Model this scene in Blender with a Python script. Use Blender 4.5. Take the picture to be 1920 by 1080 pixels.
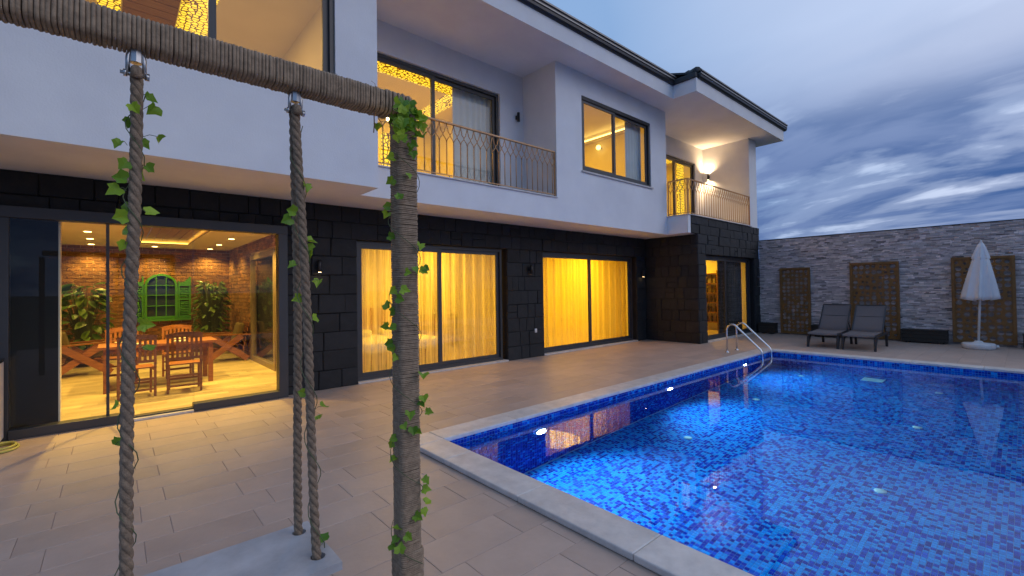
import bpy, bmesh, math, random
import numpy as np
from mathutils import Vector, Matrix
R = math.radians
scene = bpy.context.scene
for o in list(bpy.data.objects):
    bpy.data.objects.remove(o)
col = scene.collection

# ------------------------------------------------------------------ camera
FPX, CX, CY = 848.2, 960.0, 527.54
yaw, pitch, roll = R(48.67), R(0.868), R(-0.825)
EYE = Vector((0, 0, 1.6))
_F = Vector((math.cos(yaw), math.sin(yaw), 0)); _R = Vector((math.sin(yaw), -math.cos(yaw), 0)); _U = Vector((0, 0, 1))
F2 = _F * math.cos(pitch) + _U * math.sin(pitch); U2 = -_F * math.sin(pitch) + _U * math.cos(pitch)
R3 = _R * math.cos(roll) + U2 * math.sin(roll); U3 = -_R * math.sin(roll) + U2 * math.cos(roll)
cd = bpy.data.cameras.new('camera'); cam = bpy.data.objects.new('camera', cd); col.objects.link(cam)
cam.matrix_world = Matrix(((R3.x, U3.x, -F2.x, EYE.x), (R3.y, U3.y, -F2.y, EYE.y), (R3.z, U3.z, -F2.z, EYE.z), (0, 0, 0, 1)))
cd.sensor_width = 36; cd.lens = 36 * FPX / 1920; cd.shift_y = -(540 - CY) / 1920
cd.clip_start = 0.05; cd.clip_end = 3000
scene.camera = cam


def ray(x, y): return F2 + R3 * ((x - CX) / FPX) - U3 * ((y - CY) / FPX)
def onY(x, y, Y): d = ray(x, y); return EYE + d * (Y / d.y)
def onX(x, y, X): d = ray(x, y); return EYE + d * (X / d.x)
def proj(p):
    v = Vector(p) - EYE; z = v.dot(F2)
    if z < .05: return None
    return (CX + FPX * v.dot(R3) / z, CY - FPX * v.dot(U3) / z, z)


# ------------------------------------------------------------------ sky, sun, exposure
SUN_AZ, SUN_EL = -62, 6          # degrees; azimuth from +X, the dusk glow low behind the viewer's right
w = bpy.data.worlds.new('World'); scene.world = w; w.use_nodes = True
nt = w.node_tree; N = nt.nodes; L = nt.links; N.clear()
def wn(t, **k):
    n = N.new(t)
    for a, b in k.items(): setattr(n, a, b)
    return n
def wmath(op, a, b=None, clamp=False):
    n = wn('ShaderNodeMath', operation=op, use_clamp=clamp)
    for i, v in enumerate((a, b)):
        if v is None: continue
        if hasattr(v, 'is_linked') or hasattr(v, 'links'): L.new(v, n.inputs[i])
        else: n.inputs[i].default_value = v
    return n.outputs[0]
def wmix(f, a, b):
    n = wn('ShaderNodeMix', data_type='RGBA')
    for s, v in ((n.inputs[0], f), (n.inputs[6], a), (n.inputs[7], b)):
        if hasattr(v, 'links'): L.new(v, s)
        elif isinstance(v, tuple): s.default_value = (*v, 1)
        else: s.default_value = v
    return n.outputs[2]
def wramp(f, stops, interp='EASE'):
    n = wn('ShaderNodeValToRGB'); n.color_ramp.interpolation = interp
    e = n.color_ramp.elements
    while len(e) < len(stops): e.new(.5)
    for q, (p, c) in zip(e, stops): q.position = p; q.color = (*c, 1) if isinstance(c, tuple) else (c, c, c, 1)
    L.new(f, n.inputs[0]); return n.outputs[0]
tc = wn('ShaderNodeTexCoord')
sky = wn('ShaderNodeTexSky', sky_type='NISHITA', sun_disc=False)
sky.sun_elevation = R(SUN_EL); sky.sun_rotation = R(90 - SUN_AZ); sky.altitude = 100; sky.air_density = 1.0; sky.dust_density = 0.6; sky.ozone_density = 3.0
sep = wn('ShaderNodeSeparateXYZ'); L.new(tc.outputs['Generated'], sep.inputs[0])
zc = wmath('MAXIMUM', sep.outputs[2], 0.0)
den = wmath('ADD', zc, 0.16)
comb = wn('ShaderNodeCombineXYZ')
L.new(wmath('DIVIDE', sep.outputs[0], den), comb.inputs[0]); L.new(wmath('DIVIDE', sep.outputs[1], den), comb.inputs[1])
def cloud(scale, rot, loc, detail, dist=0.6, rough=.55):
    m = wn('ShaderNodeMapping', vector_type='TEXTURE'); m.inputs['Rotation'].default_value = (0, 0, R(rot)); m.inputs['Scale'].default_value = tuple(1 / q for q in scale); m.inputs['Location'].default_value = loc
    L.new(comb.outputs[0], m.inputs[0])
    n = wn('ShaderNodeTexNoise'); n.inputs['Scale'].default_value = 1; n.inputs['Detail'].default_value = detail; n.inputs['Distortion'].default_value = dist; n.inputs['Roughness'].default_value = rough
    L.new(m.outputs[0], n.inputs[0]); return n.outputs[0]
G = 10.0                               # the background runs at 0.1
c3 = lambda r, g, b: (r * G, g * G, b * G)
n1 = cloud((.36, .70, 1), 80, (3.1, .4, 0), 4, .4)
n2 = cloud((.60, 1.05, 1), 78, (2.3, 4.2, 0), 6, .55, .55)
n3 = cloud((1.2, 2.6, 1), 78, (7.3, 2.2, 0), 5, .4, .55)
glow = wn('ShaderNodeVectorMath', operation='DOT_PRODUCT'); L.new(tc.outputs['Generated'], glow.inputs[0]); glow.inputs[1].default_value = (math.cos(R(-34)) * .93, math.sin(R(-34)) * .93, .37)
pale = wramp(glow.outputs['Value'], [(.46, 0.0), (.93, 1.0)], 'LINEAR')                # evening glow on the side where the sun went down
base = wmix(0.86, sky.outputs[0], wramp(zc, [(0, c3(.18, .32, .60)), (.25, c3(.27, .47, .82)), (.6, c3(.26, .47, .82)), (1, c3(.26, .44, .76))], 'LINEAR'))
veil = wmath('MULTIPLY', wramp(n1, [(.30, .60), (.56, 1.0)]), wmath('ADD', wmath('MULTIPLY', pale, .88), .08))
base = wmix(veil, base, c3(.82, .88, 1.08))
low = wramp(zc, [(.0, 1.0), (.21, 1.0), (.28, .82), (.35, .34), (.43, .10), (.8, .04)], 'LINEAR')
mass = wmath('ADD', wmath('MULTIPLY', n2, .60), wmath('MULTIPLY', n3, .40))
dark = wmath('MULTIPLY', wramp(mass, [(.40, .04), (.455, .62), (.52, 1.0)]), low)
tone = wmix(wramp(n3, [(.40, 0.0), (.62, 1.0)]), c3(.060, .132, .345), c3(.165, .245, .475))
base = wmix(dark, base, tone)
bg = wn('ShaderNodeBackground'); bg.inputs['Strength'].default_value = 0.1
L.new(base, bg.inputs[0]); out = wn('ShaderNodeOutputWorld'); L.new(bg.outputs[0], out.inputs[0])

sd = bpy.data.lights.new('sun', 'SUN'); sun = bpy.data.objects.new('sun', sd); col.objects.link(sun)
sd.energy = 0.5; sd.angle = R(40); sd.color = (1, .90, .88)
sdir = Vector((math.cos(R(SUN_AZ)) * math.cos(R(25)), math.sin(R(SUN_AZ)) * math.cos(R(25)), math.sin(R(25))))
sun.rotation_euler = (-sdir).to_track_quat('-Z', 'Y').to_euler(); sun.location = (0, -10, 20)

scene.render.engine = 'CYCLES'
vs = scene.view_settings; vs.view_transform = 'Standard'; vs.look = 'None'; vs.exposure = 0.0; vs.gamma = 1.0
cy = scene.cycles
cy.use_denoising = True; cy.denoiser = 'OPENIMAGEDENOISE'; cy.max_bounces = 10; cy.transparent_max_bounces = 24; cy.glossy_bounces = 5; cy.transmission_bounces = 8
cy.sample_clamp_indirect = 6.0; cy.caustics_reflective = False; cy.blur_glossy = 0.5

# ------------------------------------------------------------------ materials
def M(name):
    m = bpy.data.materials.new(name); m.use_nodes = True; t = m.node_tree; t.nodes.clear()
    o = t.nodes.new('ShaderNodeOutputMaterial'); return m, t, o
def lin(c): return tuple(c) + (1,)
def mat(name, c, rough=.6, c2=None, nscale=8, bump=0, bscale=40, metal=0, spec=.5, stretch=(1, 1, 1), rnd=0, attr=None, fine=0, coat=0, detail=4, emit=None, coord='Object'):
    """procedural surface: two colours by noise, random value per object (rnd) or per face (attr), noise bump"""
    m, t, o = M(name); n = t.nodes; l = t.links
    b = n.new('ShaderNodeBsdfPrincipled'); l.new(b.outputs[0], o.inputs[0])
    b.inputs['Roughness'].default_value = rough; b.inputs['Metallic'].default_value = metal
    b.inputs['Specular IOR Level'].default_value = spec; b.inputs['Coat Weight'].default_value = coat
    tcn = n.new('ShaderNodeTexCoord'); mp = n.new('ShaderNodeMapping'); mp.inputs['Scale'].default_value = stretch
    l.new(tcn.outputs[coord], mp.inputs[0])
    src = mp.outputs[0]
    if rnd:
        oi = n.new('ShaderNodeObjectInfo'); va = n.new('ShaderNodeVectorMath'); va.operation = 'SCALE'
        l.new(oi.outputs['Random'], va.inputs['Scale']); va.inputs[0].default_value = (37, 71, 53)
        ad = n.new('ShaderNodeVectorMath'); l.new(src, ad.inputs[0]); l.new(va.outputs[0], ad.inputs[1]); src = ad.outputs[0]
    tx = n.new('ShaderNodeTexNoise'); tx.inputs['Scale'].default_value = nscale; tx.inputs['Detail'].default_value = detail; tx.inputs['Roughness'].default_value = .6
    l.new(src, tx.inputs[0])
    rp = n.new('ShaderNodeValToRGB'); rp.color_ramp.elements[0].position = .32; rp.color_ramp.elements[1].position = .68
    rp.color_ramp.elements[0].color = lin(c); rp.color_ramp.elements[1].color = lin(c2 or tuple(x * .82 for x in c))
    l.new(tx.outputs[0], rp.inputs[0]); colr = rp.outputs[0]
    if attr:
        at = n.new('ShaderNodeAttribute'); at.attribute_name = attr
        mx = n.new('ShaderNodeMix'); mx.data_type = 'RGBA'; mx.blend_type = 'MULTIPLY'; mx.inputs[0].default_value = 1
        l.new(colr, mx.inputs[6]); l.new(at.outputs[0], mx.inputs[7]); colr = mx.outputs[2]
    if rnd:
        hs = n.new('ShaderNodeHueSaturation'); mr = n.new('ShaderNodeMapRange'); mr.inputs[3].default_value = 1 - rnd; mr.inputs[4].default_value = 1 + rnd
        l.new(oi.outputs['Random'], mr.inputs[0]); l.new(mr.outputs[0], hs.inputs['Value']); l.new(colr, hs.inputs['Color']); colr = hs.outputs[0]
    l.new(colr, b.inputs['Base Color'])
    if bump:
        bx = n.new('ShaderNodeTexNoise'); bx.inputs['Scale'].default_value = bscale; bx.inputs['Detail'].default_value = 5
        l.new(src, bx.inputs[0]); bp = n.new('ShaderNodeBump'); bp.inputs['Strength'].default_value = bump; bp.inputs['Distance'].default_value = .02
        l.new(bx.outputs[0], bp.inputs['Height']); l.new(bp.outputs[0], b.inputs['Normal'])
    return m
def emat(name, c, s):
    m, t, o = M(name); e = t.nodes.new('ShaderNodeEmission'); e.inputs[0].default_value = lin(c); e.inputs[1].default_value = s; t.links.new(e.outputs[0], o.inputs[0]); return m
def glass_mat(name, tint=(.96, .97, .96), ior=1.5, gain=1.0):
    m, t, o = M(name); n = t.nodes; l = t.links
    tr = n.new('ShaderNodeBsdfTransparent'); tr.inputs[0].default_value = lin(tint)
    gl = n.new('ShaderNodeBsdfGlossy'); gl.inputs['Roughness'].default_value = .0
    fr = n.new('ShaderNodeFresnel'); fr.inputs[0].default_value = ior
    ge = n.new('ShaderNodeNewGeometry'); iv = n.new('ShaderNodeMath'); iv.operation = 'SUBTRACT'; iv.inputs[0].default_value = 1; l.new(ge.outputs['Backfacing'], iv.inputs[1])
    mu = n.new('ShaderNodeMath'); mu.operation = 'MULTIPLY'; l.new(fr.outputs[0], mu.inputs[0]); l.new(iv.outputs[0], mu.inputs[1])
    mx = n.new('ShaderNodeMixShader'); l.new(mu.outputs[0], mx.inputs[0]); l.new(tr.outputs[0], mx.inputs[1]); l.new(gl.outputs[0], mx.inputs[2]); l.new(mx.outputs[0], o.inputs[0]); return m
def sheer_mat(name, c, see=.3, var=.25, scale=14):
    m, t, o = M(name); n = t.nodes; l = t.links
    tcn = n.new('ShaderNodeTexCoord'); mp = n.new('ShaderNodeMapping'); mp.inputs['Scale'].default_value = (1, 0.15, .02); l.new(tcn.outputs['Object'], mp.inputs[0])
    tx = n.new('ShaderNodeTexNoise'); tx.inputs['Scale'].default_value = scale; tx.inputs['Detail'].default_value = 6; tx.inputs['Roughness'].default_value = .75; l.new(mp.outputs[0], tx.inputs[0])
    rp = n.new('ShaderNodeValToRGB'); rp.color_ramp.elements[0].position = .38; rp.color_ramp.elements[1].position = .62
    rp.color_ramp.elements[0].color = (max(0, see - var),) * 3 + (1,); rp.color_ramp.elements[1].color = (min(1, see + var),) * 3 + (1,); l.new(tx.outputs[0], rp.inputs[0])
    d = n.new('ShaderNodeBsdfDiffuse'); d.inputs[0].default_value = lin(c); tl = n.new('ShaderNodeBsdfTranslucent'); tl.inputs[0].default_value = lin(c)
    a = n.new('ShaderNodeMixShader'); a.inputs[0].default_value = .82; l.new(d.outputs[0], a.inputs[1]); l.new(tl.outputs[0], a.inputs[2])
    tr = n.new('ShaderNodeBsdfTransparent'); mx = n.new('ShaderNodeMixShader'); l.new(rp.outputs[0], mx.inputs[0]); l.new(a.outputs[0], mx.inputs[1]); l.new(tr.outputs[0], mx.inputs[2]); l.new(mx.outputs[0], o.inputs[0]); return m
def leaf_mat(name, c, c2):
    m, t, o = M(name); n = t.nodes; l = t.links
    oi = n.new('ShaderNodeObjectInfo'); g = n.new('ShaderNodeNewGeometry')
    ad = n.new('ShaderNodeMath'); ad.operation = 'ADD'; l.new(oi.outputs['Random'], ad.inputs[0]); l.new(g.outputs['Random Per Island'], ad.inputs[1])
    fr = n.new('ShaderNodeMath'); fr.operation = 'FRACT'; l.new(ad.outputs[0], fr.inputs[0])
    rp = n.new('ShaderNodeValToRGB'); rp.color_ramp.elements[0].color = lin(c); rp.color_ramp.elements[1].color = lin(c2); l.new(fr.outputs[0], rp.inputs[0])
    b = n.new('ShaderNodeBsdfPrincipled'); b.inputs['Roughness'].default_value = .45; l.new(rp.outputs[0], b.inputs['Base Color'])
    tl = n.new('ShaderNodeBsdfTranslucent'); l.new(rp.outputs[0], tl.inputs[0])
    mx = n.new('ShaderNodeMixShader'); mx.inputs[0].default_value = .35; l.new(b.outputs[0], mx.inputs[1]); l.new(tl.outputs[0], mx.inputs[2]); l.new(mx.outputs[0], o.inputs[0]); return m
def lattice_mat(name, c, s, scale, edge=.09):
    """backlit fretwork: glowing diffuser seen between the bars of a fine lattice"""
    m, t, o = M(name); n = t.nodes; l = t.links
    tcn = n.new('ShaderNodeTexCoord'); v = n.new('ShaderNodeTexVoronoi'); v.feature = 'DISTANCE_TO_EDGE'; v.inputs['Scale'].default_value = scale; v.inputs['Randomness'].default_value = .75
    l.new(tcn.outputs['Object'], v.inputs[0])
    gt = n.new('ShaderNodeMath'); gt.operation = 'GREATER_THAN'; gt.inputs[1].default_value = edge; l.new(v.outputs['Distance'], gt.inputs[0])
    e = n.new('ShaderNodeEmission'); e.inputs[0].default_value = lin(c); e.inputs[1].default_value = s
    d = n.new('ShaderNodeBsdfDiffuse'); d.inputs[0].default_value = (.35, .2, .04, 1)
    mx = n.new('ShaderNodeMixShader'); l.new(gt.outputs[0], mx.inputs[0]); l.new(d.outputs[0], mx.inputs[1]); l.new(e.outputs[0], mx.inputs[2]); l.new(mx.outputs[0], o.inputs[0]); return m

m_plaster = mat('white_plaster', (.78, .78, .79), .85, (.70, .70, .72), 1.3, .12, 60)
m_roomwall = mat('cream_plaster', (.72, .66, .52), .85, (.68, .62, .48), 2, .05, 60)
m_stone = mat('charcoal_stone', (.012, .012, .013), .8, (.019, .019, .021), 6, .4, 18, rnd=.2)
m_stonejoint = mat('black_joint', (.008, .008, .009), .9)
m_frame = mat('anthracite_aluminium', (.040, .041, .046), .42, (.036, .037, .041), 5, spec=.5)
m_gutter = mat('black_gutter', (.016, .018, .024), .35)
m_gutterlip = mat('grey_gutter_lip', (.22, .22, .23), .35, metal=.6)
m_roof = mat('dark_roof_tile', (.028, .034, .040), .7, (.04, .045, .05), 6, .4, 20)
m_glass = glass_mat('window_glass')
m_deck = mat('terrace_tile', (.475, .360, .300), .45, (.415, .312, .258), 3.5, .10, 30, rnd=.07, detail=6)
m_deckrest = mat('terrace_tile_far', (.475, .360, .300), .45, (.415, .312, .258), 3.5, .10, 30, attr='tone', detail=6)
m_grout = mat('deck_grout', (.36, .27, .225), .9)
m_ground = mat('dry_ground', (.07, .075, .045), .95, (.045, .05, .03), .15, detail=2)
m_coping = mat('marble_coping', (.68, .64, .61), .38, (.50, .47, .455), 6.5, .15, 30, rnd=.06, detail=10)
m_seat = mat('marble_seat', (.50, .505, .53), .4, (.30, .305, .33), 5, detail=10)
m_rope = mat('jute_rope', (.31, .225, .155), .95, (.17, .12, .082), 60, .45, 260)
m_wrap = mat('jute_wrap', (.40, .295, .205), .95, (.24, .175, .12), 45, .35, 300)
m_timber = mat('old_timber', (.10, .06, .04), .8)
m_steel = mat('galvanised_steel', (.55, .56, .58), .35, metal=1)
m_chrome = mat('polished_steel', (.80, .81, .83), .12, metal=1)
m_bronze = mat('bronze_rail', (.44, .27, .14), .45, (.36, .21, .11), 20, metal=.45)
m_ivy = leaf_mat('ivy_leaf', (.10, .24, .018), (.34, .52, .035)); m_ivystem = mat('ivy_stem', (.10, .13, .06), .7)
m_brick = mat('brick', (.27, .130, .054), .85, (.15, .070, .032), 9, .5, 40, rnd=.35)
m_brickrest = mat('brick_rest', (.27, .130, .054), .85, (.15, .070, .032), 9, .5, 40, attr='tone')
m_mortar = mat('mortar', (.56, .44, .30), .9, (.34, .24, .15), 20)
m_wood = mat('red_brown_wood', (.30, .115, .035), .42, (.18, .062, .018), 5, .1, 30, stretch=(1, 1, 6), rnd=.12)
m_woodceil = mat('ceiling_wood', (.26, .12, .04), .45, (.15, .06, .02), 4, .1, 30, stretch=(.6, 12, 1))
m_cushion = mat('olive_cushion', (.12, .085, .03), .9, (.09, .06, .02), 30, .2, 120)
m_green = mat('green_paint', (.06, .26, .035), .45, (.05, .22, .03), 12)
m_plant = leaf_mat('house_plant', (.05, .12, .02), (.14, .24, .03)); m_pot = mat('dark_pot', (.05, .04, .03), .6)
m_plate = mat('white_china', (.7, .68, .62), .25)
m_inglass = mat('dark_window_pane', (.03, .05, .09), .05, (.04, .06, .1), 2)
m_sheer = sheer_mat('sheer_string_curtain', (.92, .83, .50), .42, .36, 18); m_dense = sheer_mat('dense_voile', (.95, .81, .24), .17, .15, 14)
m_drape = mat('sky_pale_blind', (.62, .66, .66), .8, (.56, .60, .60), 2)  # pale grey stands in for sky mirrored in the long balcony door
m_darkdrape = mat('brown_drape', (.075, .062, .055), .9, (.055, .046, .04), 6)
m_floorin = mat('room_floor', (.52, .42, .26), .4, (.45, .36, .22), 5, .05, 30, stretch=(1, 5, 1))
m_corten = mat('rusty_gold_panel', (.235, .110, .022), .55, (.165, .075, .016), 14, .2, 60)
m_ledge = mat('ledge_stone', (.62, .555, .545), .85, (.47, .42, .415), 9, .6, 50, rnd=.40)
m_ledgerest = mat('ledge_stone_rest', (.62, .555, .545), .85, (.47, .42, .415), 9, .6, 50, attr='tone')
m_ledgejoint = mat('ledge_joint', (.16, .145, .145), .95)
m_sling = mat('grey_sling', (.150, .128, .128), .8, (.125, .108, .110), 60, .2, 220)
m_aludark = mat('dark_aluminium', (.030, .028, .032), .4)
m_canvas = mat('white_canvas', (.74, .74, .76), .85, (.68, .68, .71), 4, .12, 60)
m_whiteplastic = mat('white_plastic', (.72, .72, .73), .4)
m_planter = mat('dark_planter_wood', (.030, .022, .016), .7, (.02, .015, .011), 8, .3, 30, stretch=(1, 1, 8))
m_hose = mat('yellow_hose', (.55, .52, .12), .4)
m_sconce = mat('black_lamp_body', (.015, .015, .017), .4)
m_cabinet = mat('white_cabinet', (.70, .68, .67), .4)
m_worktop = mat('black_granite', (.02, .02, .02), .15)
m_bulb = emat('warm_bulb', (1, .70, .32), 26); m_down = emat('downlight', (1, .62, .20), 14); m_led = emat('led_strip', (1, .58, .08), 7); m_cove = emat('cove_strip', (1, .66, .16), 5)
m_lat = lattice_mat('fretwork', (1, .60, .03), 1.7, 12, .10)
m_poollamp = emat('pool_lamp', (.80, .93, 1), 60)
m_inlet = mat('white_inlet', (.45, .80, .85), .4)
m_bottle = mat('dark_bottle', (.05, .03, .015), .2)

# mosaic and water
def mosaic_mat():
    m, t, o = M('pool_mosaic'); n = t.nodes; l = t.links
    at = n.new('ShaderNodeAttribute'); at.attribute_name = 'tone'
    b = n.new('ShaderNodeBsdfPrincipled'); b.inputs['Roughness'].default_value = .5; b.inputs['Specular IOR Level'].default_value = .06; l.new(at.outputs[0], b.inputs['Base Color']); l.new(b.outputs[0], o.inputs[0]); return m
m_mosaic = mosaic_mat(); m_poolgrout = mat('pool_grout', (.15, .38, .72), .8)
def water_mat():
    m, t, o = M('pool_water'); n = t.nodes; l = t.links
    g = n.new('ShaderNodeBsdfGlass'); g.inputs['Roughness'].default_value = 0; g.inputs['IOR'].default_value = 1.33; g.inputs[0].default_value = (.93, .97, 1, 1)
    tcn = n.new('ShaderNodeTexCoord'); tx = n.new('ShaderNodeTexNoise'); tx.inputs['Scale'].default_value = 2.6; tx.inputs['Detail'].default_value = 2
    l.new(tcn.outputs['Object'], tx.inputs[0]); bp = n.new('ShaderNodeBump'); bp.inputs['Strength'].default_value = .010; bp.inputs['Distance'].default_value = .1
    l.new(tx.outputs[0], bp.inputs['Height']); l.new(bp.outputs[0], g.inputs['Normal']); l.new(g.outputs[0], o.inputs[0]); return m
m_water = water_mat()

# ------------------------------------------------------------------ mesh helpers
class MB:
    def __init__(s): s.v = []; s.f = []
    def add(s, v, f):
        k = len(s.v); s.v += [tuple(p) for p in v]; s.f += [tuple(i + k for i in q) for q in f]; return s
    def box(s, x0, x1, y0, y1, z0, z1):
        return s.add([(x0, y0, z0), (x1, y0, z0), (x1, y1, z0), (x0, y1, z0), (x0, y0, z1), (x1, y0, z1), (x1, y1, z1), (x0, y1, z1)],
                     [(0, 3, 2, 1), (4, 5, 6, 7), (0, 1, 5, 4), (1, 2, 6, 5), (2, 3, 7, 6), (3, 0, 4, 7)])
    def obox(s, c, size, rot):
        m = rot.to_matrix() if hasattr(rot, 'to_matrix') else rot
        hx, hy, hz = (a / 2 for a in size); k = len(s.v)
        pts = [(-hx, -hy, -hz), (hx, -hy, -hz), (hx, hy, -hz), (-hx, hy, -hz), (-hx, -hy, hz), (hx, -hy, hz), (hx, hy, hz), (-hx, hy, hz)]
        return s.add([Vector(c) + m @ Vector(p) for p in pts], [(0, 3, 2, 1), (4, 5, 6, 7), (0, 1, 5, 4), (1, 2, 6, 5), (2, 3, 7, 6), (3, 0, 4, 7)])
    def bar(s, a, b, w, h=None, up=(0, 0, 1)):
        """rectangular bar from a to b"""
        a, b = Vector(a), Vector(b); d = (b - a).normalized(); u = Vector(up)
        if abs(d.dot(u)) > .99: u = Vector((1, 0, 0))
        sx = d.cross(u).normalized(); sy = sx.cross(d).normalized(); h = h or w
        q = [(-w / 2, -h / 2), (w / 2, -h / 2), (w / 2, h / 2), (-w / 2, h / 2)]
        return s.add([p + sx * i + sy * j for p in (a, b) for i, j in q], [(3, 2, 1, 0), (4, 5, 6, 7), (0, 1, 5, 4), (1, 2, 6, 5), (2, 3, 7, 6), (3, 0, 4, 7)])
    def tube(s, path, r, n=8, closed=False, cap=True):
        path = [Vector(p) for p in path]; k = len(path); rr = r if isinstance(r, (list, tuple)) else [r] * k
        up = Vector((0, 0, 1)); vs_ = []; prev = None
        for i, p in enumerate(path):
            a = path[(i - 1) % k] if closed or i else p; b = path[(i + 1) % k] if closed or i < k - 1 else p
            d = (b - a).normalized()
            if prev is None:
                ref = up if abs(d.dot(up)) < .9 else Vector((1, 0, 0)); x = d.cross(ref).normalized()
            else:
                x = (prev - d * prev.dot(d)).normalized()
            prev = x; y = d.cross(x)
            for j in range(n):
                t = 2 * math.pi * j / n; vs_.append(p + (x * math.cos(t) + y * math.sin(t)) * rr[i])
        f = []
        for i in range(k if closed else k - 1):
            i2 = (i + 1) % k
            for j in range(n): f.append((i * n + j, i * n + (j + 1) % n, i2 * n + (j + 1) % n, i2 * n + j))
        if cap and not closed: f += [tuple(range(n - 1, -1, -1)), tuple((k - 1) * n + j for j in range(n))]
        return s.add(vs_, f)
    def lathe(s, prof, n=24, c=(0, 0, 0)):
        v = [(c[0] + r * math.cos(2 * math.pi * j / n), c[1] + r * math.sin(2 * math.pi * j / n), c[2] + z) for r, z in prof for j in range(n)]
        f = [(i * n + j, i * n + (j + 1) % n, (i + 1) * n + (j + 1) % n, (i + 1) * n + j) for i in range(len(prof) - 1) for j in range(n)]
        f += [tuple(range(n - 1, -1, -1)), tuple((len(prof) - 1) * n + j for j in range(n))]
        return s.add(v, f)
    def quad(s, *p): return s.add(p, [tuple(range(len(p)))])
    def mesh(s, name):
        me = bpy.data.meshes.new(name); me.from_pydata(s.v, [], s.f); me.update(); return me
    def build(s, name, m, parent=None, smooth=False, bevel=0):
        return link(name, s.mesh(name), m, parent, smooth, bevel)
def link(name, me, m=None, parent=None, smooth=False, bevel=0):
    if m is not None and not me.materials: me.materials.append(m)
    if smooth: me.polygons.foreach_set('use_smooth', [True] * len(me.polygons))
    o = bpy.data.objects.new(name, me); col.objects.link(o)
    if parent: o.parent = parent
    if bevel:
        b = o.modifiers.new('b', 'BEVEL'); b.width = bevel; b.segments = 2; b.limit_method = 'ANGLE'
    return o
def tag(o, label=None, cat=None, group=None, kind=None):
    for k, v in (('label', label), ('category', cat), ('group', group), ('kind', kind)):
        if v: o[k] = v
    return o
def empty(name, loc=(0, 0, 0), parent=None, rz=0):
    o = bpy.data.objects.new(name, None); col.objects.link(o); o.location = loc; o.rotation_euler = (0, 0, rz); o.empty_display_size = .1
    if parent: o.parent = parent
    return o
def copy_tree(o, parent=None):
    c = o.copy(); col.objects.link(c); c.parent = parent
    for ch in list(o.children): copy_tree(ch, c)
    return c
def fast_boxes(name, boxes, tones, m, parent=None):
    """many boxes (n,6: x0 x1 y0 y1 z0 z1) in one mesh with a colour per box"""
    b = np.asarray(boxes, float); n = len(b)
    ix = [(0, 2, 4), (1, 2, 4), (1, 3, 4), (0, 3, 4), (0, 2, 5), (1, 2, 5), (1, 3, 5), (0, 3, 5)]
    v = np.stack([b[:, list(i)] for i in ix], 1).reshape(-1, 3)
    q = np.array([(0, 3, 2, 1), (4, 5, 6, 7), (0, 1, 5, 4), (1, 2, 6, 5), (2, 3, 7, 6), (3, 0, 4, 7)])
    f = (np.arange(n)[:, None, None] * 8 + q[None]).reshape(-1, 4)
    return fast_mesh(name, v, f, np.repeat(np.asarray(tones, float), 6, 0), m, parent)
def fast_mesh(name, v, f, tones, m, parent=None):
    me = bpy.data.meshes.new(name); me.vertices.add(len(v)); me.vertices.foreach_set('co', v.astype(np.float32).ravel())
    me.loops.add(f.size); me.loops.foreach_set('vertex_index', f.astype(np.int32).ravel()); me.polygons.add(len(f))
    me.polygons.foreach_set('loop_start', np.arange(0, f.size, f.shape[1], dtype=np.int32))
    me.polygons.foreach_set('use_smooth', np.zeros(len(f), dtype=bool)); me.update(calc_edges=True); me.validate()
    if tones is not None:
        a = me.attributes.new('tone', 'FLOAT_COLOR', 'FACE'); a.data.foreach_set('color', np.concatenate([tones, np.ones((len(tones), 1))], 1).astype(np.float32).ravel())
    return link(name, me, m, parent)
def lamp(name, kind, loc, energy, color, parent=None, **k):
    d = bpy.data.lights.new(name, kind); d.energy = energy; d.color = color
    tgt = k.pop('target', None)
    for a, b in k.items(): setattr(d, a, b)
    o = bpy.data.objects.new(name, d); col.objects.link(o); o.location = loc
    if tgt is not None: o.rotation_euler = (Vector(tgt) - Vector(loc)).to_track_quat('-Z', 'Y').to_euler()
    if parent: o.parent = parent
    return o
rng = random.Random(7)

# ================================================================== SETTING: ground, deck, pool
PX0, PX1, PY0, PY1 = 2.555, 11.70, -1.95, 4.04          # water's edge
CW = 0.30                                                # coping width
HX0, HX1, HY0, HY1 = PX0 - .06, PX1 + .06, PY0 - .06, PY1 + .06
def ring(z0, z1, X0, X1, Y0, Y1, mb):
    for a in ((X0, HX0, Y0, Y1), (HX1, X1, Y0, Y1), (HX0, HX1, Y0, HY0), (HX0, HX1, HY1, Y1)): mb.box(*a, z0, z1)
    return mb
tag(ring(-.6, -.15, -900, 900, -900, 900, MB()).build('ground', m_ground), kind='structure')
deck = ring(-.15, -.0035, -4.5, 16.4, -4.5, 7.72, MB()).build('deck', m_grout); tag(deck, kind='structure')
TX, TY = .6225, .3175
rects = []
for k in range(-25, 14):
    y0 = 3.48 + TY * k; y1 = y0 + TY
    off = .143 if k % 2 == 0 else .298
    for j in range(-8, 27):
        x0 = off + TX * j; x1 = x0 + TX
        a0, a1, b0, b1 = max(x0, -4.4), min(x1, 16.35), max(y0, -4.4), min(y1, 7.70)
        if a1 - a0 < .03 or b1 - b0 < .03: continue
        hx0, hx1, hy0, hy1 = PX0 - .05, PX1 + .05, PY0 - .05, PY1 + .05
        if a1 <= hx0 or a0 >= hx1 or b1 <= hy0 or b0 >= hy1: rects.append((a0, a1, b0, b1)); continue
        if a0 < hx0: rects.append((a0, hx0, b0, b1))
        if a1 > hx1: rects.append((hx1, a1, b0, b1))
        c0, c1 = max(a0, hx0), min(a1, hx1)
        if b0 < hy0: rects.append((c0, c1, b0, hy0))
        if b1 > hy1: rects.append((c0, c1, hy1, b1))
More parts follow.
